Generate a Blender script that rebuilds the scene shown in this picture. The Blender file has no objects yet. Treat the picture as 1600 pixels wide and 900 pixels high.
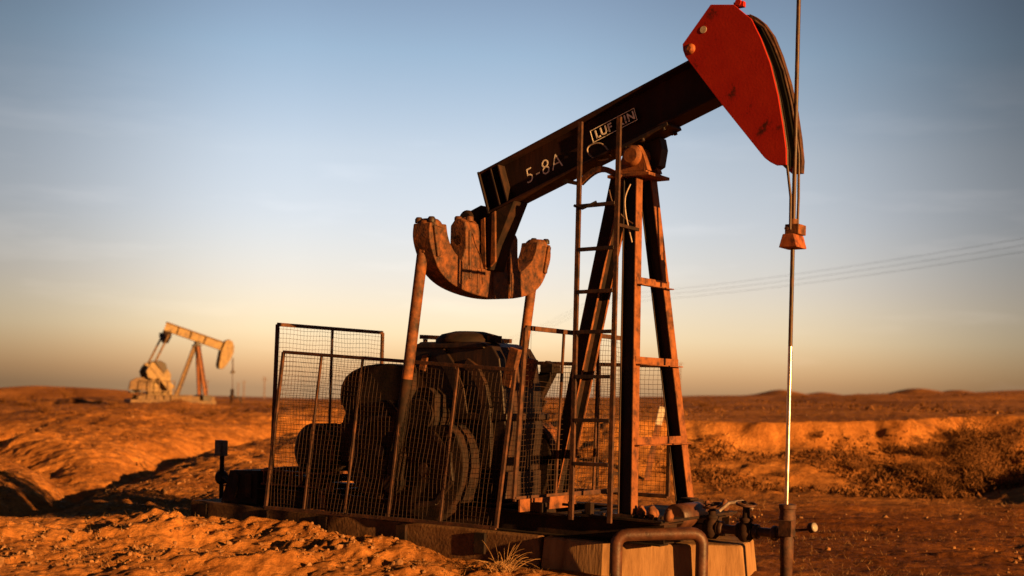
import bpy, bmesh, math, random
import numpy as np
from mathutils import Vector, Matrix, Quaternion

random.seed(7)
rng = np.random.RandomState(11)
sc = bpy.context.scene
COL = sc.collection
R = math.radians

# ------------------------------------------------------------------ frame of the foreground unit
EYE = 1.65
PUMP = (1.1766, 12.3)                 # the post stands here
YAW = -36.0
UD = (math.cos(R(36)), -math.sin(R(36)))   # along the beam, towards the head
VD = (math.sin(R(36)), math.cos(R(36)))    # across the beam, away from the viewer
SUN_AZ, SUN_EL = 132.5, 9.3

def wld(u, v, z=0.0):
    return Vector((PUMP[0]+u*UD[0]+v*VD[0], PUMP[1]+u*UD[1]+v*VD[1], z))

# ------------------------------------------------------------------ materials
def mat(name, base, alt=None, alt2=None, rough=.7, metal=0.0, scale=6.0, bump=.25, bscale=None,
        spots=0.5, streak=False, gloss_var=.15, spec=.4):
    m = bpy.data.materials.new(name); m.use_nodes = True
    nt = m.node_tree; nt.nodes.clear(); N = nt.nodes.new; L = nt.links.new
    out = N('ShaderNodeOutputMaterial'); b = N('ShaderNodeBsdfPrincipled')
    L(b.outputs[0], out.inputs[0])
    tc = N('ShaderNodeTexCoord'); mp = N('ShaderNodeMapping')
    L(tc.outputs['Object'], mp.inputs[0])
    if streak: mp.inputs['Scale'].default_value = (1.0, 1.0, .18)
    n1 = N('ShaderNodeTexNoise'); n1.inputs['Scale'].default_value = scale; n1.inputs['Detail'].default_value = 9
    n1.inputs['Roughness'].default_value = .65
    L(mp.outputs[0], n1.inputs['Vector'])
    r1 = N('ShaderNodeValToRGB'); L(n1.outputs['Fac'], r1.inputs[0])
    e = r1.color_ramp.elements
    alt = alt or tuple(c*.55 for c in base); alt2 = alt2 or tuple(min(1, c*1.35) for c in base)
    e[0].position = .36; e[0].color = (*alt, 1); e[1].position = .66; e[1].color = (*alt2, 1)
    k = r1.color_ramp.elements.new(.36 + .3*spots); k.color = (*base, 1)
    L(r1.outputs[0], b.inputs['Base Color'])
    n2 = N('ShaderNodeTexNoise'); n2.inputs['Scale'].default_value = bscale or scale*6; n2.inputs['Detail'].default_value = 6
    L(mp.outputs[0], n2.inputs['Vector'])
    mr = N('ShaderNodeMapRange'); mr.inputs['To Min'].default_value = max(.05, rough-gloss_var); mr.inputs['To Max'].default_value = min(1, rough+gloss_var)
    L(n1.outputs['Fac'], mr.inputs['Value']); L(mr.outputs[0], b.inputs['Roughness'])
    b.inputs['Metallic'].default_value = metal
    b.inputs['Specular IOR Level'].default_value = spec
    if bump:
        bp = N('ShaderNodeBump'); bp.inputs['Strength'].default_value = bump; bp.inputs['Distance'].default_value = .01
        L(n2.outputs['Fac'], bp.inputs['Height']); L(bp.outputs[0], b.inputs['Normal'])
    return m

M = {}
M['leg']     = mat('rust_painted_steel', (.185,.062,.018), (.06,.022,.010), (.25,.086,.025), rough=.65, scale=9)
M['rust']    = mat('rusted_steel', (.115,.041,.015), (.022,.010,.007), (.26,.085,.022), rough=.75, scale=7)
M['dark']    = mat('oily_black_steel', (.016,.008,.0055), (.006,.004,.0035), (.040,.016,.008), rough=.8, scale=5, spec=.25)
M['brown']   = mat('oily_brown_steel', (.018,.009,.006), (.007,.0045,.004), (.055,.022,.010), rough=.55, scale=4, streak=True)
M['beam']    = mat('beam_dark_paint', (.022,.009,.007), (.010,.006,.005), (.038,.013,.009), rough=.6, scale=3, streak=True, spec=.2)
M['red']     = mat('faded_red_paint', (.29,.0115,.0032), (.06,.010,.005), (.33,.017,.005), rough=.62, scale=3.4, bscale=50, spots=.22, spec=.2, bump=.12)
M['wire']    = mat('rusted_wire', (.036,.017,.010), (.018,.009,.006), (.065,.029,.015), rough=.8, scale=20, bump=0)
M['frame']   = mat('rusted_angle_iron', (.060,.024,.012), (.022,.010,.007), (.11,.042,.019), rough=.75, scale=9)
M['steel']   = mat('polished_rod_steel', (.72,.66,.58), (.62,.55,.46), (.80,.76,.70), rough=.30, metal=1.0, scale=12, bump=.05)
M['rod']     = mat('greasy_rod_steel', (.05,.024,.016), (.022,.012,.009), (.085,.040,.024), rough=.5, scale=12, bump=.1)
M['clamp']   = mat('orange_rust_clamp', (.26,.070,.020), (.10,.028,.012), (.34,.10,.03), rough=.65, scale=14)
M['black']   = mat('flat_black', (.005,.004,.0035), (.003,.0025,.002), (.009,.006,.004), rough=.8, scale=8, spec=.1)  # near-black tone for the head tracks and nameplate
M['wellrust'] = mat('dark_wellhead_rust', (.055,.022,.012), (.018,.009,.007), (.11,.042,.018), rough=.7, scale=9)
M['cast']    = mat('oil_streaked_casting', (.095,.034,.012), (.018,.009,.006), (.20,.066,.017), rough=.7, scale=12, bump=.6, bscale=45)
M['white']   = mat('chalky_white_paint', (.45,.40,.34), (.30,.25,.20), (.55,.50,.44), rough=.8, scale=30, bump=.1)
M['letter']  = mat('worn_white_lettering', (.86,.82,.78), (.25,.21,.18), (.90,.87,.84), rough=.8, spots=.15, scale=24, bump=.1)
M['hose']    = mat('pale_hose', (.36,.29,.25), (.22,.17,.14), (.46,.38,.33), rough=.6, scale=20, bump=.05)
M['conc']    = mat('weathered_concrete', (.26,.150,.072), (.15,.080,.036), (.33,.20,.10), rough=.95, scale=5, bump=.5, bscale=40, streak=True, spec=.1)
M['plinth']  = mat('dusty_concrete', (.15,.080,.040), (.08,.042,.022), (.21,.12,.06), rough=.95, scale=4, bump=.6, bscale=30, spec=.1)
M['pipe']    = mat('brown_painted_pipe', (.060,.023,.012), (.03,.012,.008), (.095,.034,.016), rough=.5, scale=8)
M['box']     = mat('grey_enamel_box', (.09,.085,.085), (.05,.045,.045), (.14,.13,.125), rough=.6, scale=12)
M['gold']    = mat('yellow_machine_paint', (.21,.140,.058), (.10,.06,.025), (.27,.19,.085), rough=.6, scale=4)
M['goldrust']= mat('yellow_paint_rusting', (.12,.070,.032), (.05,.026,.014), (.19,.115,.05), rough=.65, scale=5)
M['twig']    = mat('dry_scrub_leaf', (.165,.074,.026), (.075,.034,.014), (.24,.11,.038), rough=.9, scale=8, bump=0, spec=.1)
M['straw']   = mat('dry_straw', (.26,.15,.065), (.15,.08,.033), (.36,.22,.10), rough=.85, scale=12, bump=0, spec=.1)
M['stone']   = mat('desert_stone', (.24,.125,.055), (.14,.07,.03), (.33,.18,.08), rough=.95, scale=6, bump=.5, spec=.1)
M['wood']    = mat('weathered_pole_wood', (.16,.09,.05), (.09,.05,.03), (.24,.14,.08), rough=.9, scale=6)
M['gauge']   = mat('gauge_white_face', (.28,.25,.22), (.20,.17,.15), (.34,.31,.28), rough=.4, scale=20, bump=0)

# ------------------------------------------------------------------ mesh helpers
class MB:
    def __init__(s): s.v = []; s.f = []; s.sm = []
    def add(s, vs, fs, smooth=False):
        o = len(s.v); s.v += [tuple(p) for p in vs]; s.f += [tuple(i+o for i in f) for f in fs]; s.sm += [smooth]*len(fs)
    def box(s, c, d, rot=None):
        c = Vector(c); vs = []
        for i in range(8):
            p = Vector(((i & 1)-.5, ((i >> 1) & 1)-.5, ((i >> 2) & 1)-.5)); p = Vector((p.x*d[0], p.y*d[1], p.z*d[2]))
            if rot is not None: p = rot @ p
            vs.append(c+p)
        s.add(vs, [(0,2,3,1),(4,5,7,6),(0,1,5,4),(2,6,7,3),(0,4,6,2),(1,3,7,5)])
    def bar(s, p0, p1, n, dn, dw, off=(0,0)):
        """rectangular bar from p0 to p1; dn thick along n, dw along axis x n"""
        p0, p1 = Vector(p0), Vector(p1); a = (p1-p0).normalized(); n = Vector(n); n = (n-a*n.dot(a)).normalized(); w = a.cross(n)
        vs = []
        for p in (p0, p1):
            for i, j in ((-1,-1),(1,-1),(1,1),(-1,1)):
                vs.append(p+n*(off[0]+i*dn/2)+w*(off[1]+j*dw/2))
        s.add(vs, [(3,2,1,0),(4,5,6,7),(0,1,5,4),(1,2,6,5),(2,3,7,6),(3,0,4,7)])
    def hbeam(s, p0, p1, n, depth, width, tf=.012, tw=.010):
        s.bar(p0, p1, n, tf, width, (depth/2-tf/2, 0)); s.bar(p0, p1, n, tf, width, (-depth/2+tf/2, 0))
        s.bar(p0, p1, n, depth-2*tf, tw)
    def prism(s, pts, axis, a0, a1):
        """outline pts extruded; axis 'v': pts are (u,z); axis 'u': pts are (v,z); axis 'z': pts are (u,v)"""
        def P(p, a): return {'v': (p[0], a, p[1]), 'u': (a, p[0], p[1]), 'z': (p[0], p[1], a)}[axis]
        n = len(pts); vs = [P(p, a0) for p in pts]+[P(p, a1) for p in pts]
        fs = [tuple(range(n)), tuple(range(2*n-1, n-1, -1))]+[(i, i+n, (i+1) % n+n, (i+1) % n) for i in range(n)]
        s.add(vs, fs)
    def tube(s, pts, r, seg=8, cap=True):
        pts = [Vector(p) for p in pts]; n = len(pts); rs = r if isinstance(r, (list, tuple)) else [r]*n
        t0 = (pts[1]-pts[0]).normalized(); up = Vector((0,0,1)) if abs(t0.z) < .9 else Vector((1,0,0))
        x = t0.cross(up).normalized(); vs = []
        for i, p in enumerate(pts):
            t = ((pts[min(i+1, n-1)]-p).normalized()+(p-pts[max(i-1, 0)]).normalized()).normalized()
            x = (x-t*x.dot(t)).normalized(); y = t.cross(x)
            for k in range(seg):
                a = 2*math.pi*k/seg; vs.append(p+(x*math.cos(a)+y*math.sin(a))*rs[i])
        fs = [(i*seg+k, i*seg+(k+1) % seg, (i+1)*seg+(k+1) % seg, (i+1)*seg+k) for i in range(n-1) for k in range(seg)]
        s.add(vs, fs, seg > 5)
        if cap:
            s.add(vs[:seg], [tuple(range(seg-1, -1, -1))]); s.add(vs[-seg:], [tuple(range(seg))])
    def cyl(s, p0, p1, r, seg=20, r1=None): s.tube([p0, p1], [r, r if r1 is None else r1], seg)
    def lathe(s, c, axis, prof, seg=24):
        """prof: list of (radius, distance along axis)"""
        c = Vector(c); a = Vector(axis).normalized(); up = Vector((0,0,1)) if abs(a.z) < .9 else Vector((1,0,0))
        x = a.cross(up).normalized(); y = a.cross(x); vs = []
        for r, h in prof:
            for k in range(seg):
                t = 2*math.pi*k/seg; vs.append(c+a*h+(x*math.cos(t)+y*math.sin(t))*max(r, 1e-4))
        n = len(prof)
        s.add(vs, [(i*seg+k, i*seg+(k+1) % seg, (i+1)*seg+(k+1) % seg, (i+1)*seg+k) for i in range(n-1) for k in range(seg)], True)
        s.add(vs[:seg], [tuple(range(seg-1, -1, -1))]); s.add(vs[-seg:], [tuple(range(seg))])
    def torus(s, c, axis, R_, r, seg=28):
        a = Vector(axis).normalized(); up = Vector((0,0,1)) if abs(a.z) < .9 else Vector((1,0,0))
        x = a.cross(up).normalized(); y = a.cross(x); c = Vector(c)
        s.tube([c+(x*math.cos(2*math.pi*k/seg)+y*math.sin(2*math.pi*k/seg))*R_ for k in range(seg+1)], r, 8)
    def build(s, name, material, parent=None, bevel=0.0, loc=None, recalc=True):
        me = bpy.data.meshes.new(name); me.from_pydata(s.v, [], s.f); me.update()
        me.polygons.foreach_set('use_smooth', s.sm)
        if recalc:
            bm = bmesh.new(); bm.from_mesh(me); bmesh.ops.recalc_face_normals(bm, faces=bm.faces); bm.to_mesh(me); bm.free()
        me.materials.append(material)
        o = bpy.data.objects.new(name, me); COL.objects.link(o)
        if parent is not None: o.parent = parent
        if loc is not None: o.location = loc
        if bevel:
            b = o.modifiers.new('bevel', 'BEVEL'); b.width = bevel; b.segments = 2; b.limit_method = 'ANGLE'; b.angle_limit = R(40)
        return o

def tag(o, label=None, cat=None, group=None, kind=None):
    if label: o['label'] = label
    if cat: o['category'] = cat
    if group: o['group'] = group
    if kind: o['kind'] = kind
    return o
def empty(name, loc, rz=0):
    o = bpy.data.objects.new(name, None); COL.objects.link(o); o.location = loc; o.rotation_euler = (0, 0, rz); o.empty_display_size = .2
    return o
def copy_tree(o, parent=None):
    c = o.copy(); COL.objects.link(c)
    if parent is not None: c.parent = parent
    for ch in list(o.children): copy_tree(ch, c)
    return c
def lettering(text, w, h, origin, xdir, ydir, material, name, parent, thick=.003, bold=0.0, shear=0):
    cu = bpy.data.curves.new(name, 'FONT'); cu.body = text; cu.extrude = thick; cu.offset = bold; cu.space_character = 1.12; cu.space_word = 1.45; cu.resolution_u = 3
    o = bpy.data.objects.new(name, cu); COL.objects.link(o)
    bpy.context.view_layer.update()
    me = bpy.data.meshes.new_from_object(o.evaluated_get(bpy.context.evaluated_depsgraph_get()))
    bpy.data.objects.remove(o); bpy.data.curves.remove(cu)
    co = np.empty(len(me.vertices)*3); me.vertices.foreach_get('co', co); co = co.reshape(-1, 3)
    lo, hi = co.min(0), co.max(0)
    x = Vector(xdir).normalized(); y = Vector(ydir).normalized(); n = x.cross(y)
    for i, vtx in enumerate(me.vertices):
        a = (co[i,0]-lo[0])/(hi[0]-lo[0])*w; b = (co[i,1]-lo[1])/(hi[1]-lo[1])*h
        vtx.co = Vector(origin)+x*(a+shear*b)+y*b+n*(co[i,2])
    me.name = name; me.materials.clear(); me.materials.append(material); me.update()
    ob = bpy.data.objects.new(name, me); COL.objects.link(ob); ob.parent = parent
    return ob

# ------------------------------------------------------------------ terrain
def vnoise(x, y, seed):
    xi = np.floor(x).astype(np.int64); yi = np.floor(y).astype(np.int64); xf = x-xi; yf = y-yi
    def h(a, b):
        n = (a*374761393+b*668265263+seed*1442695041) & 0x7fffffff
        n = ((n ^ (n >> 13))*1274126177) & 0x7fffffff
        return ((n ^ (n >> 16)) & 0xffff)/65535.0
    sx = xf*xf*xf*(xf*(xf*6-15)+10); sy = yf*yf*yf*(yf*(yf*6-15)+10)
    a = h(xi, yi); b = h(xi+1, yi); c = h(xi, yi+1); d = h(xi+1, yi+1)
    return (a+(b-a)*sx)*(1-sy)+(c+(d-c)*sx)*sy
def fbm(x, y, sc_, oct_, seed, gain=.5):
    t = 0; a = 1; tot = 0
    for o in range(oct_):
        ang = .6*o+.3; c, s_ = math.cos(ang), math.sin(ang)
        xx = (x*c-y*s_)/sc_*2**o; yy = (x*s_+y*c)/sc_*2**o
        t = t+a*(vnoise(xx+17.3*o, yy-9.1*o, seed+o)-.5); tot += a; a *= gain
    return t/tot*2
def sstep(a, b, x):
    t = np.clip((x-a)/(b-a), 0, 1); return t*t*(3-2*t)
def gauss(x, y, cx, cy, rx, ry, rot=0.0):
    c, s_ = math.cos(rot), math.sin(rot); dx = x-cx; dy = y-cy
    return np.exp(-(((dx*c+dy*s_)/rx)**2+((-dx*s_+dy*c)/ry)**2))
def segdist(x, y, pts):
    best = np.full(np.shape(x), 1e9); side = np.zeros(np.shape(x))
    for (ax, ay), (bx, by) in zip(pts[:-1], pts[1:]):
        dx, dy = bx-ax, by-ay; L2 = dx*dx+dy*dy
        t = np.clip(((x-ax)*dx+(y-ay)*dy)/L2, 0, 1)
        px = x-(ax+t*dx); py = y-(ay+t*dy); d = np.hypot(px, py)
        s_ = np.sign(dx*py-dy*px)
        side = np.where(d < best, s_, side); best = np.minimum(best, d)
    return best, side
GULLY_A = [(-7.2, 17.5), (-7.4, 23.1), (-8.1, 30), (-8.0, 35), (-7.0, 41), (-5.0, 44)]
GULLY_B = [(-7.4, 23.1), (-9.6, 26.5), (-12.6, 31), (-14.5, 37)]
def ground(x, y):
    x = np.asarray(x, float); y = np.asarray(y, float)
    r = np.hypot(x, y)
    far = EYE+.034*np.clip(x, -700, 700)-.0047*y-.45*np.exp(-(np.clip(y, 0, None)-28)/60)
    far = np.where(y < 5, 0, far)
    # right: cut bank with a crest, left: gradual rise
    wob = fbm(x, y, 7, 4, 313)*1.7+fbm(x, y, 1.8, 4, 331)*.85+np.abs(fbm(x, y*.4, .9, 3, 341))*.35-sstep(6.5, 9.5, x)*.8
    bank = np.clip((y+wob-21.9)/4.6, 0, 1)**1.15*.82+sstep(25.2, 26.7, y+wob*1.1)*.18
    grad = sstep(24, 62, y+fbm(x, y, 12, 3, 4)*6)
    k = sstep(-2.5, 1.5, x+fbm(x, y, 5, 3, 8)*1.2)
    h = far*(bank*k+grad*(1-k))
    near = 1-sstep(60, 200, r)
    mid = 1-sstep(30, 120, r)
    # broad unevenness
    h = h+fbm(x, y, 14, 4, 5)*.55*sstep(17, 36, y)*near + fbm(x, y, 60, 4, 15)*1.0*sstep(60, 160, y)*(1-sstep(400, 900, r))
    # dunes and gullies on the left
    h = h+.50*gauss(x, y, -11.3, 36, 2.6, 6.5, .1)+.25*gauss(x, y, -5.2, 27, 1.6, 5.5, 0)+.3*gauss(x, y, -16.5, 33, 1.8, 6, .3)-.30*gauss(x, y, -7.2, 20.5, 3.2, 4.2, .3)
    h = h+.35*gauss(x, y, -4.4, 36, 1.6, 5, 0)
    h = h+(1-k)*sstep(16, 24, y)*(1-sstep(60, 90, y))*(fbm(x, y, 5, 3, 111)*.30+np.abs(fbm(x, y, 2.2, 3, 117))*.14)
    for pts, dep, wd in ((GULLY_A, .42, .75), (GULLY_B, .40, .65)):
        d, sd = segdist(x+fbm(x, y, 3, 3, 21)*.5, y, pts); h = h-dep*np.exp(-(d/wd)**2)
    # low hills at the far left and along the right skyline
    h = h+1.05*gauss(x, y, -39, 92, 13, 7)+.75*gauss(x, y, -29, 88, 8, 6)+.5*gauss(x, y, -24, 74, 5, 4)
    h = h+1.5*gauss(x, y, 65, 310, 5, 9)+.9*gauss(x, y, 77, 318, 4, 8)+1.6*gauss(x, y, 96, 305, 6, 9)+1.0*gauss(x, y, 108, 312, 4, 7)+.8*gauss(x, y, 128, 320, 16, 9)
    # mound at the right edge with a ravine before it
    h = h+.70*gauss(x, y, 10.4, 21.6, 1.6, 1.7, -.2)-.05*gauss(x, y, 8.4, 23.0, .7, 1.8, -.5)
    # heaps of dug soil around the base
    heap = .20*gauss(x, y, *wld(-2.6, -1.75)[:2], .60, .32, R(-36))+.12*gauss(x, y, *wld(-4.3, -1.9)[:2], .6, .4, R(-20))
    heap = heap+.10*gauss(x, y, *wld(-1.45, -1.95)[:2], .7, .35, R(-36))+.16*gauss(x, y, -3.2, 12.9, .9, .5, .2)
    heap = heap+.12*gauss(x, y, -4.9, 14.6, 1.0, .7, .3)+.14*gauss(x, y, -5.0, 12.6, 1.2, .6)+.16*gauss(x, y, -2.2, 11.6, 1.2, .35)
    uu = (x-PUMP[0])*UD[0]+(y-PUMP[1])*UD[1]; vv = (x-PUMP[0])*VD[0]+(y-PUMP[1])*VD[1]
    heap = heap+.15*np.exp(-((vv+1.15)/.34)**2)*sstep(-6.6, -5.2, uu)*(1-sstep(-2.3, -1.2, uu))
    h = h+.04*gauss(x, y, -16.3, 65.5, 6.5, 3.5)
    lump = 1+.8*fbm(x, y, .5, 4, 40)
    h = h+heap*lump
    left = 1-sstep(-1.0, 3.2, x)
    amp = (.35+.65*left)*mid
    h = h+amp*(fbm(x, y, 2.6, 5, 50, .55)*.13+np.abs(fbm(x, y, .7, 4, 60))*.085+np.abs(fbm(x, y, .26, 4, 65, .6))*.055+fbm(x, y, .2, 3, 70)*.030)
    h = h+mid*(fbm(x*.30, y, .9, 4, 80)*.085)*(1-left)*(1-sstep(21, 24, y))
    # level pad under the machine
    u = (x-PUMP[0])*UD[0]+(y-PUMP[1])*UD[1]; v = (x-PUMP[0])*VD[0]+(y-PUMP[1])*VD[1]
    du = np.clip(np.maximum(-5.5-u, u-2.1), 0, None); dv = np.clip(np.abs(v)-.85, 0, None)
    pad = 1-sstep(0, .16, np.hypot(du, dv)); h = h*(1-pad)+(.03+fbm(x, y, .3, 3, 90)*.03)*pad
    return h
def gz(x, y): return float(ground(np.array([x]), np.array([y]))[0])

def build_ground():
    az = np.concatenate([np.linspace(-180, -46, 60)[:-1], np.linspace(-46, -26, 160)[:-1], np.linspace(-26, 26, 780), np.linspace(26, 46, 160)[1:], np.linspace(46, 180, 60)[1:]])[:-1]
    rr = np.concatenate([[.3, 2, 4, 6, 7.5, 8.5], np.geomspace(9.5, 45, 560), np.geomspace(45, 400, 200)[1:], np.geomspace(400, 9000, 40)[1:]])
    A, RR = np.meshgrid(np.radians(az), rr); x = np.sin(A)*RR; y = np.cos(A)*RR
    z = ground(x, y); na, nr = len(az), len(rr)
    verts = np.stack([x, y, z], -1).reshape(-1, 3)
    i, j = np.meshgrid(np.arange(nr-1), np.arange(na), indexing='ij'); j2 = (j+1) % na
    q = np.stack([i*na+j, i*na+j2, (i+1)*na+j2, (i+1)*na+j], -1).reshape(-1, 4)
    me = bpy.data.meshes.new('ground'); me.vertices.add(len(verts)); me.vertices.foreach_set('co', verts.ravel())
    me.loops.add(q.size); me.polygons.add(len(q)); me.loops.foreach_set('vertex_index', q.ravel().astype(np.int32))
    me.polygons.foreach_set('loop_start', np.arange(0, q.size, 4, dtype=np.int32))
    me.polygons.foreach_set('use_smooth', np.ones(len(q), dtype=bool)); me.update(calc_edges=True)
    o = bpy.data.objects.new('ground', me); COL.objects.link(o); tag(o, kind='structure')
    m = bpy.data.materials.new('desert_soil'); m.use_nodes = True; nt = m.node_tree; nt.nodes.clear(); N = nt.nodes.new; L = nt.links.new
    out = N('ShaderNodeOutputMaterial'); b = N('ShaderNodeBsdfPrincipled'); L(b.outputs[0], out.inputs[0])
    b.inputs['Roughness'].default_value = 1; b.inputs['Specular IOR Level'].default_value = .05
    tc = N('ShaderNodeTexCoord')
    def noise(s_, det, rough=.6):
        n = N('ShaderNodeTexNoise'); n.inputs['Scale'].default_value = s_; n.inputs['Detail'].default_value = det; n.inputs['Roughness'].default_value = rough
        L(tc.outputs['Object'], n.inputs['Vector']); return n
    nA, nB, nC = noise(.22, 8), noise(2.3, 10, .7), noise(14, 8, .7)
    ra = N('ShaderNodeValToRGB'); L(nA.outputs[0], ra.inputs[0]); e = ra.color_ramp.elements
    e[0].position = .34; e[0].color = (.28,.120,.038,1); e[1].position = .66; e[1].color = (.56,.258,.080,1)
    rb = N('ShaderNodeValToRGB'); L(nB.outputs[0], rb.inputs[0]); e = rb.color_ramp.elements
    e[0].position = .36; e[0].color = (.50,.44,.40,1); e[1].position = .62; e[1].color = (1.0,1.0,1.0,1)
    rc = N('ShaderNodeValToRGB'); L(nC.outputs[0], rc.inputs[0]); e = rc.color_ramp.elements
    e[0].position = .35; e[0].color = (.62,.58,.55,1); e[1].position = .6; e[1].color = (1,1,1,1)
    m1 = N('ShaderNodeMix'); m1.data_type = 'RGBA'; m1.blend_type = 'MULTIPLY'; m1.inputs['Factor'].default_value = .8
    L(ra.outputs[0], m1.inputs[6]); L(rb.outputs[0], m1.inputs[7])
    m2 = N('ShaderNodeMix'); m2.data_type = 'RGBA'; m2.blend_type = 'MULTIPLY'; m2.inputs['Factor'].default_value = .7
    
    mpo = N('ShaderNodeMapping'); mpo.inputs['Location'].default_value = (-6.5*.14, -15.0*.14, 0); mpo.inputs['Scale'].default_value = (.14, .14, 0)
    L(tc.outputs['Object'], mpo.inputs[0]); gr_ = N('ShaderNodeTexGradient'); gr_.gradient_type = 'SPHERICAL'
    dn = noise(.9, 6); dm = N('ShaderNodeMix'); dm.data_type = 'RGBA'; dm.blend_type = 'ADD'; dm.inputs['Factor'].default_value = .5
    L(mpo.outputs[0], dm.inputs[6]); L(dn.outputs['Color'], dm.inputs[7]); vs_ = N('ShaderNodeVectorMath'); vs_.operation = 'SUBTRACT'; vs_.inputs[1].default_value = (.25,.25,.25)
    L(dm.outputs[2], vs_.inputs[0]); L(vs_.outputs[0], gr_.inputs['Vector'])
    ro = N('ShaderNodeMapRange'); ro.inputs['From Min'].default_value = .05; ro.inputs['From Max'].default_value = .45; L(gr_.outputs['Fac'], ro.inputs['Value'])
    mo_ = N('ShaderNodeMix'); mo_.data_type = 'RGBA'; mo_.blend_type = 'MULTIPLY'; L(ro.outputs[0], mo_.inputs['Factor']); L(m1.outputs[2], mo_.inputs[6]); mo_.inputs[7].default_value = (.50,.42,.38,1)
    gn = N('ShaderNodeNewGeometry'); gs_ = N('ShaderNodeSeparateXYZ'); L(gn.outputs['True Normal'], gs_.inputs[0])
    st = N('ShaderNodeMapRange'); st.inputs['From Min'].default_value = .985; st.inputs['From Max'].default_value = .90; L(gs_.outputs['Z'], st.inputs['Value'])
    ms = N('ShaderNodeMix'); ms.data_type = 'RGBA'; ms.blend_type = 'MULTIPLY'; L(st.outputs[0], ms.inputs['Factor']); L(mo_.outputs[2], ms.inputs[6]); ms.inputs[7].default_value = (1.4,1.36,1.2,1)  # steep faces tinted lighter: sunlight on the bank put into the soil colour
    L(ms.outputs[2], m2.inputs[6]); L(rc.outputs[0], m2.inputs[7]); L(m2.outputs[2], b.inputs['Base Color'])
    b1 = N('ShaderNodeBump'); b1.inputs['Strength'].default_value = .8; b1.inputs['Distance'].default_value = .06; L(nC.outputs[0], b1.inputs['Height'])
    nD = noise(70, 5, .7); b2 = N('ShaderNodeBump'); b2.inputs['Strength'].default_value = .7; b2.inputs['Distance'].default_value = .016
    L(nD.outputs[0], b2.inputs['Height']); L(b1.outputs[0], b2.inputs['Normal']); L(b2.outputs[0], b.inputs['Normal'])
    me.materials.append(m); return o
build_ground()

# ------------------------------------------------------------------ foreground pumpjack
pj = empty('pumpjack', (*PUMP, 0), R(YAW))
tag(pj, 'big rust-brown pumpjack with red horsehead raised high in the foreground', 'pumpjack')

# skid -------------------------------------------------------------
m = MB()
for v in (-.64, .64): m.hbeam((-5.0, v, .43), (.72, v, .43), (0,0,1), .20, .16, .014, .012)
for u in (-4.9, -3.9, -2.9, -1.3, -.55): m.hbeam((u, -.63, .43), (u, .63, .43), (0,0,1), .17, .12)
m.hbeam((.64, -.63, .43), (.64, .63, .43), (0,0,1), .18, .14)
m.box((.30, 0, .548), (.9, 1.5, .024)); m.box((-2.1, 0, .545), (1.9, 1.1, .02))
for u in (-.75, -.1, .12, .5, .66):
    for v in (-.70, -.58): m.cyl((u, v, .53), (u, v, .585), .018, 8)
m.box((-.62, -.66, .58), (.12, .08, .09)); m.box((-.05, -.68, .60), (.07, .06, .13)); m.cyl((-.25,-.70,.53),(-.25,-.70,.66),.02,8); m.cyl((-.33,-.70,.63),(-.17,-.70,.63),.014,8)
m.build('skid', M['dark'], pj, .004)
m = MB()
m.lathe((.62, -.28, .56), (0,1,0), [(.10,0),(.115,.01),(.115,.44),(.10,.45)], 28)
m.build('drum', M['pipe'], pj)
m = MB(); m.box((.52, .22, .62), (.16, .22, .12)); m.box((.50,.22,.69), (.12,.16,.02)); m.cyl((.62,.22,.63),(.66,.22,.63),.025,10)
m.build('junction_block', M['dark'], pj, .006)
for i in range(9):
    m = MB(); u = random.uniform(.35, .8); v = random.uniform(-.72, -.45) if i % 2 else random.uniform(.45, .72)
    m.lathe((u, v, .56), (random.uniform(-.3,.3), random.uniform(-.3,.3), 1), [(.028,0),(.045,.02),(.045,.06),(.03,.08),(.018,.11)], 10)
    m.build('anchor_bolt', M['rust'], pj)
m = MB(); m.tube([(.72,.42,.58),(.80,.46,.66),(.92,.50,.68),(1.02,.52,.61)], .016, 8); m.build('grease_hose', M['hose'], pj)

# samson post -----------------------------------------------------
TOPZ = 3.74
NEAR0, NEAR1 = (.31, -.60, .56), (-.01, -.11, TOPZ); FAR0, FAR1 = (.26, .60, .56), (.01, .13, TOPZ)
REAR0, REAR1 = (-.89, 0, .56), (-.20, 0, TOPZ)
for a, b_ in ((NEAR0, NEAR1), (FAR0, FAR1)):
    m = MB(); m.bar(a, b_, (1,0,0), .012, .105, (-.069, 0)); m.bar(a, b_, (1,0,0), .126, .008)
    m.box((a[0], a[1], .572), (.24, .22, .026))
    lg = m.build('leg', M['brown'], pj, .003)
    m = MB(); m.bar(a, b_, (1,0,0), .012, .115, (.069, 0)); m.build('outer_flange', M['leg'], lg, .002)  # flange coloured brighter than the leg body: sun and shade put into colour
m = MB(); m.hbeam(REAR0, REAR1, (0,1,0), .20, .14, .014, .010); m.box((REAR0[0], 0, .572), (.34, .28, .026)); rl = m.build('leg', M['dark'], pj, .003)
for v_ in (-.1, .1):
    m = MB(); m.bar(tuple(Vector(REAR0)+Vector((.073,v_,.03))), tuple(Vector(REAR1)+Vector((.073,v_,0))), (1,0,0), .004, .03); m.build('painted_lit_edge', M['leg'], rl)  # orange strips colour in the sunlit edges; the leg itself toned dark for shade
def lerp(a, b_, t): return tuple(a[i]+(b_[i]-a[i])*t for i in range(3))
for z in (2.735, 1.985, 1.24):
    t = (z-.56)/(TOPZ-.56); p, q = lerp(NEAR0, NEAR1, t), lerp(FAR0, FAR1, t)
    m = MB(); p = (p[0]+.075, p[1]-.03, z); q = (q[0]+.075, q[1]+.05, z)
    m.bar(p, q, (1,0,0), .012, .075); m.bar(p, q, (1,0,0), .06, .010, (.03, .035))
    m.build('cross_brace', M['leg'], pj, .002)
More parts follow.
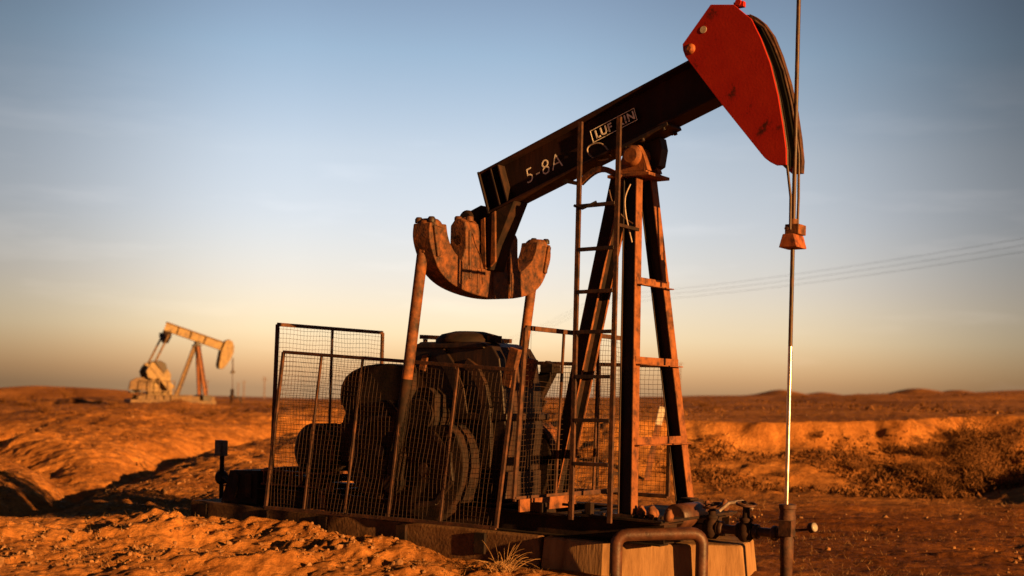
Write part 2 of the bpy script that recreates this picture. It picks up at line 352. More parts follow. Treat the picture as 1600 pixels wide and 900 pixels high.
# top plate and centre bearing
m = MB()
m.box((-.02, 0.01, TOPZ+.015), (.46, .40, .03)); m.box((-.02, 0.01, TOPZ+.04), (.34, .30, .03))
m.prism([(-.17,TOPZ+.055),(.17,TOPZ+.055),(.12,TOPZ+.20),(.06,TOPZ+.30),(-.06,TOPZ+.30),(-.12,TOPZ+.20)], 'v', -.14, -.05)
m.prism([(-.17,TOPZ+.055),(.17,TOPZ+.055),(.12,TOPZ+.20),(.06,TOPZ+.30),(-.06,TOPZ+.30),(-.12,TOPZ+.20)], 'v', .05, .14)
m.lathe((0, -.19, TOPZ+.20), (0,1,0), [(.07,0),(.10,.02),(.10,.36),(.07,.38)], 22)
for v in (-.12, .12):
    for u in (-.13, .13): m.cyl((u, v, TOPZ+.05), (u, v, TOPZ+.12), .022, 8)
m.build('centre_bearing', M['leg'], pj, .004)
TH = math.atan(.347); T = Vector((math.cos(TH), 0, math.sin(TH))); NB = Vector((-math.sin(TH), 0, math.cos(TH)))
BC = Vector((0, 0, 4.345))
def bp_(s_, n_=0.0, v=0.0): return BC+T*s_+NB*n_+Vector((0, v, 0))
m = MB()
m.bar(bp_(-.26, -.245), bp_(.30, -.245), NB, .032, .28)
m.prism([(.07,3.80),(.19,3.86),(.215,4.02),(.19,4.13),(.02,4.08)], 'v', .03, .16)
for s_ in (-.2, .0, .24):
    for v in (-.11, .11): m.cyl(bp_(s_, -.285, v), bp_(s_, -.22, v), .02, 8)
m.cyl((.17, .10, 4.14), (.29, .10, 4.19), .016, 8); m.cyl((.27,.10,4.175),(.30,.10,4.19),.032,10)
m.build('saddle', M['brown'], pj, .004)

# walking beam ---------------------------------------------------
S0, S1 = -1.885, 1.02
m = MB(); m.hbeam(bp_(S0), bp_(S1), NB, .456, .25, .022, .016)
wb = m.build('walking_beam', M['beam'], pj, .003)
m = MB()
m.bar(bp_(S0-.014, -.232), bp_(S0-.014, .232), T, .022, .262)
m.build('end_plate', M['brown'], wb, .002)
for s_ in (S0+.14, S0+.24):
    for sg in (-1, 1):
        m = MB(); m.bar(bp_(s_, -.203, sg*.066), bp_(s_, .203, sg*.066), T, .016, .112); m.build('web_stiffener', M['brown'], wb, .002)
# tail bracket
m = MB()
tb = lambda s_, n_: tuple((bp_(s_, n_)).to_tuple())
tl, tr = bp_(-1.86, -.232), bp_(-1.56, -.232)
m.prism([(tl.x, tl.z), (tr.x, tr.z), (-1.60, 3.18), (-1.68, 2.92), (-1.92, 2.92), (-1.97, 3.2)], 'v', -.12, .12)
m.build('tail_bracket', M['dark'], wb, .006)
m = MB(); m.prism([(-1.80, 3.44), (-1.75, 3.46), (-1.72, 2.93), (-1.78, 2.93)], 'v', -.15, -.122); m.build('bracket_rib', M['rust'], wb, .003); m = MB(); m.prism([(-1.66,3.50),(-1.62,3.52),(-1.60,3.0),(-1.66,2.95)], 'v', -.15, -.122); m.build('bracket_rib', M['rust'], wb, .003)
m = MB(); m.lathe((-2.02, -.13, 3.46), (0,1,0), [(.07,0),(.10,.02),(.10,.24),(.07,.26)], 20); m.prism([(-2.12,3.40),(-1.9,3.40),(-1.84,3.60),(-1.95,3.56),(-2.1,3.50)], 'v', -.1, .1); m.build('bearing_cap', M['dark'], wb, .004)
# lettering on the web (near face)
WV = -.0085
o1 = Vector((-1.315, WV, 3.795))
xd, yd = T, NB
lettering('5-8A', .455, .150, o1, T, NB, M['letter'], 'painted_lettering', wb, thick=.0012, bold=-.015, shear=.10)
np_o = Vector((-.507, -.052, 4.128))
m = MB(); W_, H_ = .525, .128; t_ = .006
def pl(a, b_): return np_o+T*a+NB*b_
m.bar(pl(0, t_/2), pl(W_, t_/2), NB, t_, .004); m.bar(pl(0, H_-t_/2), pl(W_, H_-t_/2), NB, t_, .004)
m.bar(pl(t_/2, t_), pl(t_/2, H_-t_), T, t_, .004); m.bar(pl(W_-t_/2, t_), pl(W_-t_/2, H_-t_), T, t_, .004)
m.build('nameplate_border', M['letter'], wb)
m = MB(); m.bar(pl(-.004, H_/2)+Vector((0,.005,0)), pl(W_+.004, H_/2)+Vector((0,.005,0)), NB, H_+.006, .004)
for a_ in (.06, W_-.06): m.cyl(tuple(pl(a_, H_/2)+Vector((0,.006,0))), tuple(pl(a_, H_/2)+Vector((0,.045,0))), .012, 8)
m.build('nameplate', M['black'], wb)
lettering('LUF KIN', W_-.068, H_-.044, pl(.050, .022), T, NB, M['letter'], 'nameplate_lettering', wb, thick=.002, bold=.020)
# brake hose loop hanging on the web
m = MB(); pts = []
for (px, pz) in [(-.33,3.955),(-.44,3.955),(-.53,4.0),(-.575,4.06),(-.55,4.105),(-.47,4.12),(-.40,4.105),(-.34,4.05),(-.30,3.98)]: pts.append((px, -.05, pz))
Q = [Vector(p) for p in pts]; fine = []
for i in range(len(Q)-1):
    a, b_, c, d = Q[max(i-1,0)], Q[i], Q[i+1], Q[min(i+2,len(Q)-1)]
    for j in range(6):
        t = j/6; fine.append(.5*((2*b_)+(c-a)*t+(2*a-5*b_+4*c-d)*t*t+(3*b_-a-3*c+d)*t**3))
fine.append(Q[-1]); m.tube(fine, .008, 6); m.build('hose_loop', M['hose'], wb)

# horse head -----------------------------------------------------
HN = [(.814,5.24),(1.046,5.203),(1.156,5.105),(1.22,5.049),(1.318,4.863),(1.416,4.623),(1.497,4.33),(1.553,4.042),(1.585,3.85),(1.591,3.712),(1.50,3.715),(1.439,3.748),(1.385,3.79),(1.345,3.836),(.956,4.306),(.565,4.80),(.540,4.86),(.534,4.917)]
m = MB(); m.prism(HN, 'v', -.192, -.168)
hh = m.build('horse_head', M['red'], pj, .004)
m = MB()
FR = [(1.05,5.20),(1.12,5.16),(1.20,5.09),(1.29,4.965),(1.375,4.77),(1.46,4.52),(1.53,4.25),(1.575,4.0),(1.60,3.80),(1.597,3.69),(1.50,3.69),(1.44,3.74),(1.345,3.83),(.956,4.306),(.565,4.80),(.534,4.917),(.814,5.24)]
m.prism([(a_-.016*(k_ < 10), b_) for k_, (a_, b_) in enumerate(FR)], 'v', .150, .178); m.build('far_cheek', M['red'], hh, .003)
m = MB()    # curved track between the cheeks, set back at the near side
crv = [(1.10,5.12),(1.20,5.035),(1.295,4.86),(1.395,4.62),(1.475,4.33),(1.532,4.04),(1.562,3.86),(1.566,3.73)]
m.prism([(c[0]-.04, c[1]-.01) for c in crv]+[(1.45,3.77),(1.36,4.1),(1.25,4.6),(1.05,5.0),(.98,5.1)], 'v', -.166, .06); m.build('dark_track', M['black'], hh)
m = MB(); m.prism(crv+[(1.45,3.77),(1.36,4.1),(1.25,4.6),(1.05,5.0),(1.0,5.15)], 'v', .062, .149); m.build('cable_track', M['black'], hh, .003)
m = MB(); m.prism(FR[:10]+[(1.54,3.69),(1.545,3.80),(1.52,4.0),(1.475,4.24),(1.405,4.50),(1.32,4.74),(1.235,4.93),(1.15,5.05),(1.06,5.13)], 'v', .125, .19); m.build('rim_strip', M['wellrust'], hh, .003)
m = MB(); m.cyl((.748,-.196,5.02),(.748,-.191,5.02),.033,18); m.build('pale_disc', M['white'], hh)
m = MB(); m.lathe((.62,-.192,4.86),(0,-1,0),[(.05,0),(.045,.02),(.02,.035)],14); m.build('rust_boss', M['clamp'], hh)
m = MB(); m.box((1.06,-.10,5.22),(.10,.05,.05)); m.cyl((1.06,-.14,5.235),(1.06,-.06,5.235),.03,10); m.build('lifting_lug', M['red'], hh, .004)

# bridle, carrier bar, rod ---------------------------------------------------
for v in (-.075, .105):
    m = MB(); pts = []
    for c in crv: pts.append((c[0]+.014 if v > .05 else c[0]-.018, v, c[1]))
    pts.append((1.587, v*.95, 3.45)); pts.append((1.587, v*.85, 3.16)); m.tube(pts, .013, 8); m.build('bridle_cable', M['rod'], pj)
m = MB(); m.cyl((1.587,0,2.13),(1.587,0,5.9),.019,12); pr = m.build('polished_rod', M['rod'], pj)
m = MB(); m.cyl((1.587,0,.60),(1.587,0,2.13),.020,12); m.build('bright_rod_section', M['steel'], pr)
m = MB()
m.prism([(1.50,3.0),(1.535,3.12),(1.64,3.12),(1.675,3.0)], 'v', -.11, .11)
m.build('carrier_bar', M['clamp'], pj, .008)
m = MB(); m.box((1.60, .02, 3.165), (.13, .17, .09)); m.cyl((1.56,-.09,3.17),(1.56,.12,3.17),.018,8); m.cyl((1.587,0,3.2),(1.587,0,3.26),.035,12); m.build('rod_clamp', M['rust'], pj, .006)

# equalizer ---------------------------------------------------
m = MB()
# strip of quads keeps the concave outline clean
o_ = [(-1.04,3.30),(-1.05,3.17),(-1.0,3.03),(-.87,2.84),(-.66,2.725),(-.36,2.66),(0,2.635),(.36,2.66),(.66,2.725),(.87,2.84),(1.0,3.03),(1.05,3.17),(1.04,3.30)]
i_ = [(-.79,3.31),(-.76,3.20),(-.70,3.10),(-.60,3.02),(-.48,2.955),(-.28,2.93),(0,2.93),(.28,2.93),(.48,2.955),(.60,3.02),(.70,3.10),(.76,3.20),(.79,3.31)]
def dense(P, k=4):
    P = [Vector((a[0], a[1], 0)) for a in P]; out = []
    for i in range(len(P)-1):
        a, b_, c, d = P[max(i-1,0)], P[i], P[i+1], P[min(i+2,len(P)-1)]
        for j in range(k):
            t = j/k; q = .5*((2*b_)+(c-a)*t+(2*a-5*b_+4*c-d)*t*t+(3*b_-a-3*c+d)*t**3); out.append((q.x, q.y))
    return out+[(P[-1].x, P[-1].y)]
o_ = dense(o_); i_ = dense(i_)
vs = []; fs = []
UF, UB = -1.73, -1.95
for a, b_ in zip(o_, i_): vs += [(UF, a[0], a[1]), (UF, b_[0], b_[1]), (UB, b_[0], b_[1]), (UB, a[0], a[1])]
n = len(o_)
for k in range(n-1):
    for q in range(4): fs.append((k*4+q, k*4+(q+1) % 4, (k+1)*4+(q+1) % 4, (k+1)*4+q))
fs += [(3,2,1,0), ((n-1)*4, (n-1)*4+1, (n-1)*4+2, (n-1)*4+3)]
m.add(vs, fs)
for sg in (-1, 1):
    m.bar((-1.715, sg*.99, 3.28), (-1.715, sg*.92, 2.98), (1,0,0), .03, .05)
    m.lathe((-1.84, sg*.92, 3.27), (0,0,1), [(.125,0),(.12,.05),(.085,.08)], 16)
for v in (-.26, .0, .30): m.bar((-1.727, v, 2.67), (-1.727, v, 2.92), (1,0,0), .02, .035)
eq = m.build('equalizer', M['cast'], pj, .012)
for sg in (-1, 1):
    for u in (-1.92, -1.84, -1.76):
        m = MB(); m.lathe((u, sg*(.92+(.07 if u != -1.84 else -.05)), 3.31), (0,0,1), [(.040,0),(.040,.035),(.026,.055)], 8); m.build('cap_bolt', M['brown'], eq)
for v_, zt in ((-.335, 3.40), (.335, 3.36)):
    m = MB(); m.prism([(-1.96,2.80),(-1.735,2.80),(-1.75,3.30),(-1.77,zt-.02),(-1.82,zt+.02),(-1.90,zt+.02),(-1.96,zt-.05)], 'v', v_-.115, v_+.115)
    m.prism([(v_-.20,2.92),(v_+.20,2.92),(v_+.115,3.12),(v_-.115,3.12)], 'u', -1.95, -1.745)
    for du, dv in ((-.05,-.06),(-.05,.06),(.05,0)): m.lathe((-1.85+du, v_+dv, zt), (0,0,1), [(.042,0),(.042,.035),(.03,.05)], 10)
    m.bar((-1.728,v_-.06,2.80),(-1.745,v_-.06,3.30),(1,0,0),.03,.04); m.build('bearing_column', M['cast'], eq, .02)
m = MB(); m.lathe((-1.86,-.45,3.20),(0,1,0),[(.05,0),(.06,.02),(.06,.88),(.05,.90)],18); m.build('cross_pin', M['dark'], eq)


# pitman arms ------------------------------------------------
PIN = (-2.19, .72)
for sg in (-1, 1):
    m = MB(); V = sg*.955; top_ = Vector((-1.875, V, 3.16)); pin_ = Vector((PIN[0], V, PIN[1])); mid_ = top_.lerp(pin_, .57)
    m.cyl(top_, mid_, .056, 16); m.bar((-1.885,V,3.02),(-1.86,V,3.26),(1,0,0),.10,.10)
    pa = m.build('pitman_arm', M['rust'], pj, .004)
    m = MB(); m.cyl(mid_, pin_, .058, 16); m.lathe((PIN[0], V-.08, PIN[1]), (0,1,0), [(.075,0),(.10,.02),(.10,.14),(.075,.16)], 20)
    m.bar(tuple(pin_+Vector((0,0,-.02))),tuple(pin_.lerp(mid_,.3)),(0,1,0),.10,.15); m.build('shaded_pitman_end', M['dark'], pa, .008)  # lower pitman coloured dark to stand for shade behind the mesh

# cranks and counterweights --------------------------------------------
SH = (-2.0, 1.42)
for sg in (-1, 1):
    m = MB(); V0, V1 = (sg*.62, sg*.80); d = Vector((PIN[0]-SH[0], 0, PIN[1]-SH[1])).normalized(); w = Vector((-d.z, 0, d.x))
    def cp(a, b_): p = Vector((SH[0], 0, SH[1]))+d*a+w*b_; return (p.x, p.z)
    m.prism([cp(-.24,-.12),(cp(-.28,0)),cp(-.24,.12),cp(0,.20),cp(.95,.15),cp(1.0,.0),cp(.95,-.15),cp(0,-.20)], 'v', min(V0,V1), max(V0,V1))
    m.lathe((SH[0], min(sg*.5, sg*.86), SH[1]), (0,1,0), [(.15,0),(.17,.02),(.17,.34),(.15,.36)], 22)
    m.lathe((PIN[0], min(sg*.78, sg*.93), PIN[1]), (0,1,0), [(.075,0),(.075,.15)], 16)
    cr = m.build('crank', M['dark'], pj, .008)
    for sd in (-1, 1):
        m = MB(); pts = []
        a0, a1 = .05, .92
        pts.append(cp(a0, sd*.215))
        for k in range(9):
            t = k/8; ang = math.pi*(.08+.84*t)
            pts.append(cp(.48-.52*math.cos(ang), sd*(.215+.56*math.sin(ang)**.7)))
        pts.append(cp(a1+.04, sd*.19))
        m.prism(pts, 'v', min(sg*.60, sg*.90), max(sg*.60, sg*.90))
        cw = m.build('counterweight', M['dark'], cr, .02)
        if sg > 0:
            m = MB()
            for a, b_ in zip(pts[1:-2], pts[2:-1]):
                tn = Vector((b_[0]-a[0], 0, b_[1]-a[1])).normalized(); nn_ = Vector((-tn.z, 0, tn.x))
                if nn_.dot(Vector((a[0]-SH[0]+.1, 0, a[1]-SH[1]+.4))) < 0: nn_ = -nn_
                A_ = Vector((a[0], .75, a[1]))+nn_*.006; B_ = Vector((b_[0], .75, b_[1]))+nn_*.006
                m.bar(A_, B_, tuple(nn_), .02, .26)
            m.build('lit_weight_rim', M['rust'], cw)  # bright strip colours in the sunlit edge of the far weights
        m = MB(); k1 = [cp(.10, sd*.30), cp(.22, sd*.54), cp(.48, sd*.66), cp(.74, sd*.54), cp(.86, sd*.30)]
        vv = sg*.915
        for a, b_ in zip(k1[:-1], k1[1:]): m.bar((a[0],vv,a[1]), (b_[0],vv,b_[1]), (0,1,0), .035, .05)
        m.lathe((*[(k1[0][0]+k1[4][0])/2], vv-.02, (k1[0][1]+k1[4][1])/2), (0,1,0), [(.06,0),(.07,.01),(.07,.04),(.04,.05)], 14)
        m.build('weight_rib', M['brown'], cw, .004)
m = MB(); m.bar((-1.86,.80,1.35),(-1.50,.80,1.98),(0,1,0),.10,.15); m.bar((-1.79,.74,1.30),(-1.62,.74,1.62),(0,1,0),.03,.2); m.box((-1.53,.80,1.93),(.16,.16,.10)); m.build('brake_lever', M['dark'], pj, .006)

# gearbox ---------------------------------------------------
m = MB()
m.prism([(-2.72,.86),(-1.32,.86),(-1.28,1.30),(-1.33,1.72),(-1.38,2.0),(-1.47,2.12),(-1.64,2.17),(-2.42,2.17),(-2.52,2.08),(-2.56,1.9),(-2.76,1.5)], 'v', -.34, .34)
m.prism([(-2.78,1.38),(-1.24,1.38),(-1.24,1.45),(-2.78,1.45)], 'v', -.38, .38)
m.prism([(-2.46,2.10),(-1.55,2.10),(-1.58,2.15),(-2.44,2.15)], 'v', -.37, .37)
m.box((-2.0, 0, .715), (1.45, .62, .30))
for u in (-2.5, -2.0, -1.5):
    m.bar((u, -.352, .90), (u, -.352, 1.38), (0,1,0), .03, .05)
gb = m.build('gearbox', M['brown'], pj, .012)
m = MB(); m.lathe((-2.02, 0, 2.17), (0,0,1), [(.36,0),(.36,.03),(.30,.085),(.16,.12),(.02,.125)], 28); m.box((-1.62,-.1,2.205),(.10,.12,.07)); m.build('inspection_cover', M['dark'], gb)
m = MB(); m.bar((-1.30,-.30,1.72),(-1.20,-.30,2.10),(0,1,0),.07,.11); m.build('lifting_eye', M['rust'], gb, .004); m = MB(); m.bar((-1.13,-.20,1.72),(-1.06,-.20,2.0),(0,1,0),.05,.10); m.build('lifting_eye', M['rust'], gb, .004); m = MB(); m.prism([(-2.34,2.02),(-2.26,2.04),(-2.30,1.86),(-2.38,1.88)], 'v', -.40, -.372); m.build('lifting_eye', M['rust'], gb, .004)
m = MB()
pts = [(-1.78,1.95),(-1.66,1.88),(-1.56,1.72),(-1.50,1.5),(-1.48,1.2),(-1.48,.9)]
for a, b_ in zip(pts[:-1], pts[1:]): m.bar((a[0],-.36,a[1]), (b_[0],-.36,b_[1]), (0,1,0), .05, .11)
m.build('casing_rib', M['brown'], gb, .004); m = MB()
pts = [(-2.12,2.05),(-1.98,1.90),(-1.86,1.68),(-1.80,1.4)]
for a, b_ in zip(pts[:-1], pts[1:]): m.bar((a[0],-.36,a[1]), (b_[0],-.36,b_[1]), (0,1,0), .04, .14)
m.build('casing_rib', M['brown'], gb, .004)

# belt guard, motor, rails -----------------------------------------------
m = MB()
BG = [(-2.45,1.90),(-2.70,1.935),(-2.90,1.93),(-3.09,1.905),(-3.24,1.85),(-3.33,1.79),(-3.385,1.70),(-3.395,1.60),(-3.375,1.50),(-3.32,1.40),(-3.36,1.30),(-3.45,1.23),(-3.42,1.08),(-3.34,.86),(-3.0,.90),(-2.45,.98)]
m.prism(BG, 'v', -.50, -.28); bg = m.build('belt_guard', M['dark'], pj, .02)
m = MB()
for a, b_ in zip(BG[2:8], BG[3:9]): m.bar((a[0]+.02,-.505,a[1]-.02),(b_[0]+.02,-.505,b_[1]-.02),(0,1,0),.012,.02)
m.build('guard_rim', M['brown'], bg)
m = MB(); m.lathe((-3.77, -.55, .975), (0,1,0), [(.22,0),(.27,.02),(.285,.05),(.285,.50),(.26,.54),(.14,.60)], 32)
for k in range(10):
    a = 2*math.pi*k/10; m.bar((-3.77+.29*math.cos(a),-.45,.975+.29*math.sin(a)), (-3.77+.29*math.cos(a),-.05,.975+.29*math.sin(a)), (math.cos(a),0,math.sin(a)), .03, .012)
mo = m.build('motor', M['dark'], pj)
m = MB(); m.torus((-3.77,-.50,.975),(0,1,0),.285,.014); m.build('motor_rim', M['rust'], mo)
m = MB(); m.box((-3.78,-.28,.66),(.62,.62,.04)); m.box((-3.0,-.28,.74),(.45,.45,.05)); m.build('motor_base', M['dark'], mo, .004)
for u in (-3.66, -3.46):
    m = MB(); m.bar((u,-.56,.53),(u,-.56,.64),(1,0,0),.06,.06); m.bar((u,-.66,.34),(u,-.66,.56),(1,0,0),.07,.05); m.box((u+.03,-.70,.345),(.16,.1,.02)); m.build('motor_leg', M['leg'], mo, .003)
m = MB()
m.bar((-4.40,-.66,.725),(-3.50,-.66,.735),(0,0,1),.02,.06); m.bar((-4.40,-.66,.575),(-3.50,-.66,.585),(0,0,1),.02,.06)
for k in range(7): u = -4.36+k*.14; m.bar((u,-.66,.58),(u,-.66,.725),(1,0,0),.022,.05)
m.bar((-4.40,.3,.725),(-3.50,.3,.735),(0,0,1),.02,.06)
for u in (-4.38,-3.52): m.bar((u,-.64,.735),(u,.3,.735),(0,0,1),.03,.05)
m.build('slide_rails', M['rust'], pj, .002)
m = MB()
m.prism([(-5.02,.33),(-4.88,.70),(-4.42,.72),(-4.42,.33)], 'v', -.72, -.45); m.prism([(-4.9,.55),(-4.4,.55),(-4.4,.72),(-4.9,.70)], 'v', -.45, .5)
m.bar((-4.80,-.73,.40),(-4.74,-.73,.66),(0,1,0),.02,.08); m.bar((-4.55,-.73,.40),(-4.55,-.73,.68),(0,1,0),.02,.10)
m.build('battery_box', M['dark'], pj, .008)

# ladder ---------------------------------------------------
m = MB(); LV = -.76
for u in (-.195, .22): m.bar((u, LV, .50), (u, LV, 4.17), (1,0,0), .045, .028)
ld = m.build('ladder', M['wellrust'], pj, .003)
for z in (3.39, 2.99, 2.60, 2.23, 1.82, 1.42, 1.02):
    m = MB(); m.bar((-.175, LV, z), (.20, LV, z+.005), (0,0,1), .034, .034); m.build('rung', M['brown'], ld, .003)
m = MB(); pts = [(-.20+.42*t, LV+.03, 3.61+.02*t+.10*math.sin(math.pi*t)) for t in [k/10 for k in range(11)]]
for a, b_ in zip(pts[:-1], pts[1:]): m.bar(a, b_, (0,1,0), .05, .05)
m.build('guard_hoop', M['rust'], ld)
m = MB(); m.bar((-.36, LV, 3.64), (-.20, LV, 3.60), (0,1,0), .035, .035); m.build('hand_grip', M['dark'], ld); m = MB(); m.tube([(-.24,LV,3.40),(-.12,LV-.05,3.36),(.0,LV,3.42)],.014,8); m.build('cable_tie', M['dark'], ld)
for z in (3.2, .95):
    m = MB(); m.bar((.22, LV, z), (.25-.05*(z/3.7), LV+.03+ (z-.56)/3.2*.45, z), (0,0,1), .03, .03); m.build('standoff', M['dark'], ld, .002)
def smooth(pts, k=6):
    P = [Vector(p) for p in pts]; P = [P[0]]+P+[P[-1]]; out = []
    for i in range(1, len(P)-2):
        for j in range(k):
            t = j/k; a, b_, c, d = P[i-1], P[i], P[i+1], P[i+2]
            out.append(.5*((2*b_)+(c-a)*t+(2*a-5*b_+4*c-d)*t*t+(3*b_-a-3*c+d)*t**3))
    return out+[P[-2]]
m = MB(); m.tube(smooth([(.0,-.55,3.56),(.01,-.5,3.45),(.06,-.4,3.33),(.15,-.36,3.26)]),.007,6); m.build('drooping_cable', M['rod'], ld)
m = MB(); m.tube(smooth([(.15,-.42,3.62),(.11,-.44,3.50),(.11,-.43,3.36),(.14,-.42,3.22),(.17,-.40,3.08)]),.0065,6); m.build('drooping_cable', M['hose'], ld)

# ------------------------------------------------------------------ wire mesh guard panels
def panel(name, label, A, B, C, D, divs, rails=(), step=.05, holes=None, parent_loc=None, frame=.035, n=(0,1,0), seedk=0, wire_r=.0019):
    """corners: A bottom-start, B bottom-end, C top-end, D top-start (pump coordinates)"""
    root = empty(name, wld(A[0], A[1], A[2]), R(YAW))
    tag(root, label, 'fence', 'wire mesh guard panels round the machinery')
    A, B, C, D = [Vector(p)-Vector(A) for p in (A, B, C, D)]
    rk = random.Random(seedk)
    def q(s_, t): return (A*(1-s_)+B*s_)*(1-t)+(D*(1-s_)+C*s_)*t
    m = MB()
    for a, b_ in ((A,B),(B,C),(C,D),(D,A)): m.bar(a, b_, n, .028, frame)
    m.build('frame', M['frame'], root, .002)
    for s_ in divs:
        m = MB(); m.bar(q(s_,0), q(s_,1), n, .022, .024); m.build('divider', M['frame'], root, .002)
    for t in rails:
        m = MB(); m.bar(q(0,t), q(1,t), n, .030, .036); m.build('mid_rail', M['dark'], root, .002)
    W = (B-A).length; H = (D-A).length; ns, nt_ = int(W/step), int(H/step)
    m = MB(); nn = Vector(n).normalized()
    def sag(s_, t): return nn*(.022*math.sin(s_*9+seedk)*math.sin(t*7+seedk*2)+.008*math.sin(s_*31+t*23))+(C-B).normalized()*(.006*math.sin(s_*17+t*5+seedk))
    def open_(s_, t): return holes is not None and holes(s_, t)
    for k in range(1, ns):
        s_ = k/ns; prev = None
        for j in range(0, 9):
            t = j/8
            if open_(s_, t): prev = None; continue
            p = q(s_+.0006*rk.uniform(-1,1), t)+sag(s_, t)
            if prev is not None: m.tube([prev, p], wire_r, 4, False)
            prev = p
    for k in range(1, nt_):
        t = k/nt_; prev = None
        for j in range(0, 17):
            s_ = j/16
            if open_(s_, t): prev = None; continue
            p = q(s_, t+.0006*rk.uniform(-1,1))+sag(s_, t)
            if prev is not None: m.tube([prev, p], wire_r, 4, False)
            prev = p
    m.build('wire_mesh', M['wire'], root, recalc=False)
    return root
NP = panel('safety_fence', 'long leaning wire mesh guard panel in front of motor and gearbox',
      (-3.853,-1.12,.371), (-.786,-1.12,.402), (-.756,-.92,1.873), (-3.847,-.92,2.039), (.185,.375,.565,.78), seedk=1)
panel('safety_fence', 'tallest wire mesh guard panel, upright at the motor end of the machine',
      (-4.2,-.72,.62), (-4.2,1.06,.62), (-4.2,1.06,2.355), (-4.2,-.68,2.355), (.5,), n=(1,0,0), seedk=2, frame=.04)
panel('safety_fence', 'wire mesh guard panel with torn upper corner between gearbox and ladder',
      (-.75,-.90,.66), (-.75,1.20,.66), (-.75,1.20,2.262), (-.75,-.77,2.277), (.33,.66), n=(1,0,0), seedk=3, frame=.045,
      holes=lambda s_, t: (t > .80 and .06 < s_ < .42) or (t > .7 and .10 < s_ < .20))
panel('safety_fence', 'wire mesh guard panel on the far side, seen between the tall post legs',
      (-3.70,1.10,.60), (-.22,1.10,.62), (-.22,1.10,1.977), (-3.70,1.10,2.02), (.25,.5,.75), seedk=4, frame=.04)
m = MB(); m.box((0,0,0),(1.35,.05,.05)); 
lp = m.build('guard_rail', M['frame'], None, .003); lp.location = wld(-3.05, 1.22, 2.28); lp.rotation_euler = (0, R(2.5), R(YAW))
tag(lp, 'short rusty rail behind the top of the gearbox', 'rail')
for u in (-.6, .6):
    m = MB(); m.bar((u,.0,-1.75),(u,.0,-.026),(1,0,0),.04,.04); m.build('upright', M['frame'], lp)
m = MB(); m.bar((0,0,0),(0,.95,.0),(0,0,1),.12,.02)
kb = m.build('kick_plate', M['leg'], None, .002); kb.location = wld(-.70,-.88,.60); kb.rotation_euler = (0,0,R(YAW)); tag(kb, 'low rusty kick plate below the torn mesh panel', 'kick plate')

# ------------------------------------------------------------------ foundation, guard, wellhead
m = MB(); m.prism([(-5.45,-.80),(-.52,-.80),(-.52,.85),(-5.45,.85)], 'z', -.12, .325)
pl_ = m.build('concrete_plinth', M['plinth'], None, .02, loc=None); pl_.location = (*PUMP, 0); pl_.rotation_euler = (0,0,R(YAW))
tag(pl_, 'long low dusty concrete plinth under the pumpjack skid', 'plinth')
for u in (-5.2,-4.2,-3.3,-2.2,-1.2):
    m = MB(); m.box((u,-.815,.2),(.13,.04,.20)); m.build('strap', M['dark'], pl_, .004)
m = MB()
top = [(-.47,-.80),(.18,-.80),(1.19,-.05),(1.0,.60),(-.47,.80)]; bot = [(-.50,-.86),(.20,-.86),(1.27,-.04),(1.05,.68),(-.50,.86)]
vs = [(a, b_, .328) for a, b_ in top]+[(a, b_, -.35) for a, b_ in bot]
m.add(vs, [(0,1,2,3,4),(9,8,7,6,5)]+[(i, i+5, (i+1) % 5+5, (i+1) % 5) for i in range(5)])
cb = m.build('concrete_block', M['conc'], None, .025); cb.location = (*PUMP, 0); cb.rotation_euler = (0,0,R(YAW))
tag(cb, 'pale sunlit concrete block behind the bent pipe guard', 'concrete block')
# bent pipe guard
gl, gr = Vector((.40,-.93,0)), Vector((.97,-.40,0)); pts = []
zt = .425; rr_ = .10; dx = (gr-gl).normalized()
pts.append(gl+Vector((0,0,-.3))); pts.append(gl+Vector((0,0,zt-rr_)))
for k in range(1, 6): a = math.pi/2*k/5; pts.append(gl+dx*(rr_*(1-math.cos(a)))+Vector((0,0,zt-rr_+rr_*math.sin(a))))
for k in range(0, 6): a = math.pi/2*(1-k/5); pts.append(gr-dx*(rr_*(1-math.cos(a)))+Vector((0,0,zt+.02-rr_+rr_*math.sin(a))))
pts.append(gr+Vector((0,0,-.3)))
m = MB(); m.tube(pts, .057, 14); pg = m.build('pipe_guard', M['pipe']); pg.location = (*PUMP, 0); pg.rotation_euler = (0,0,R(YAW))
tag(pg, 'bent brown pipe guard standing before the pale concrete block', 'pipe guard')
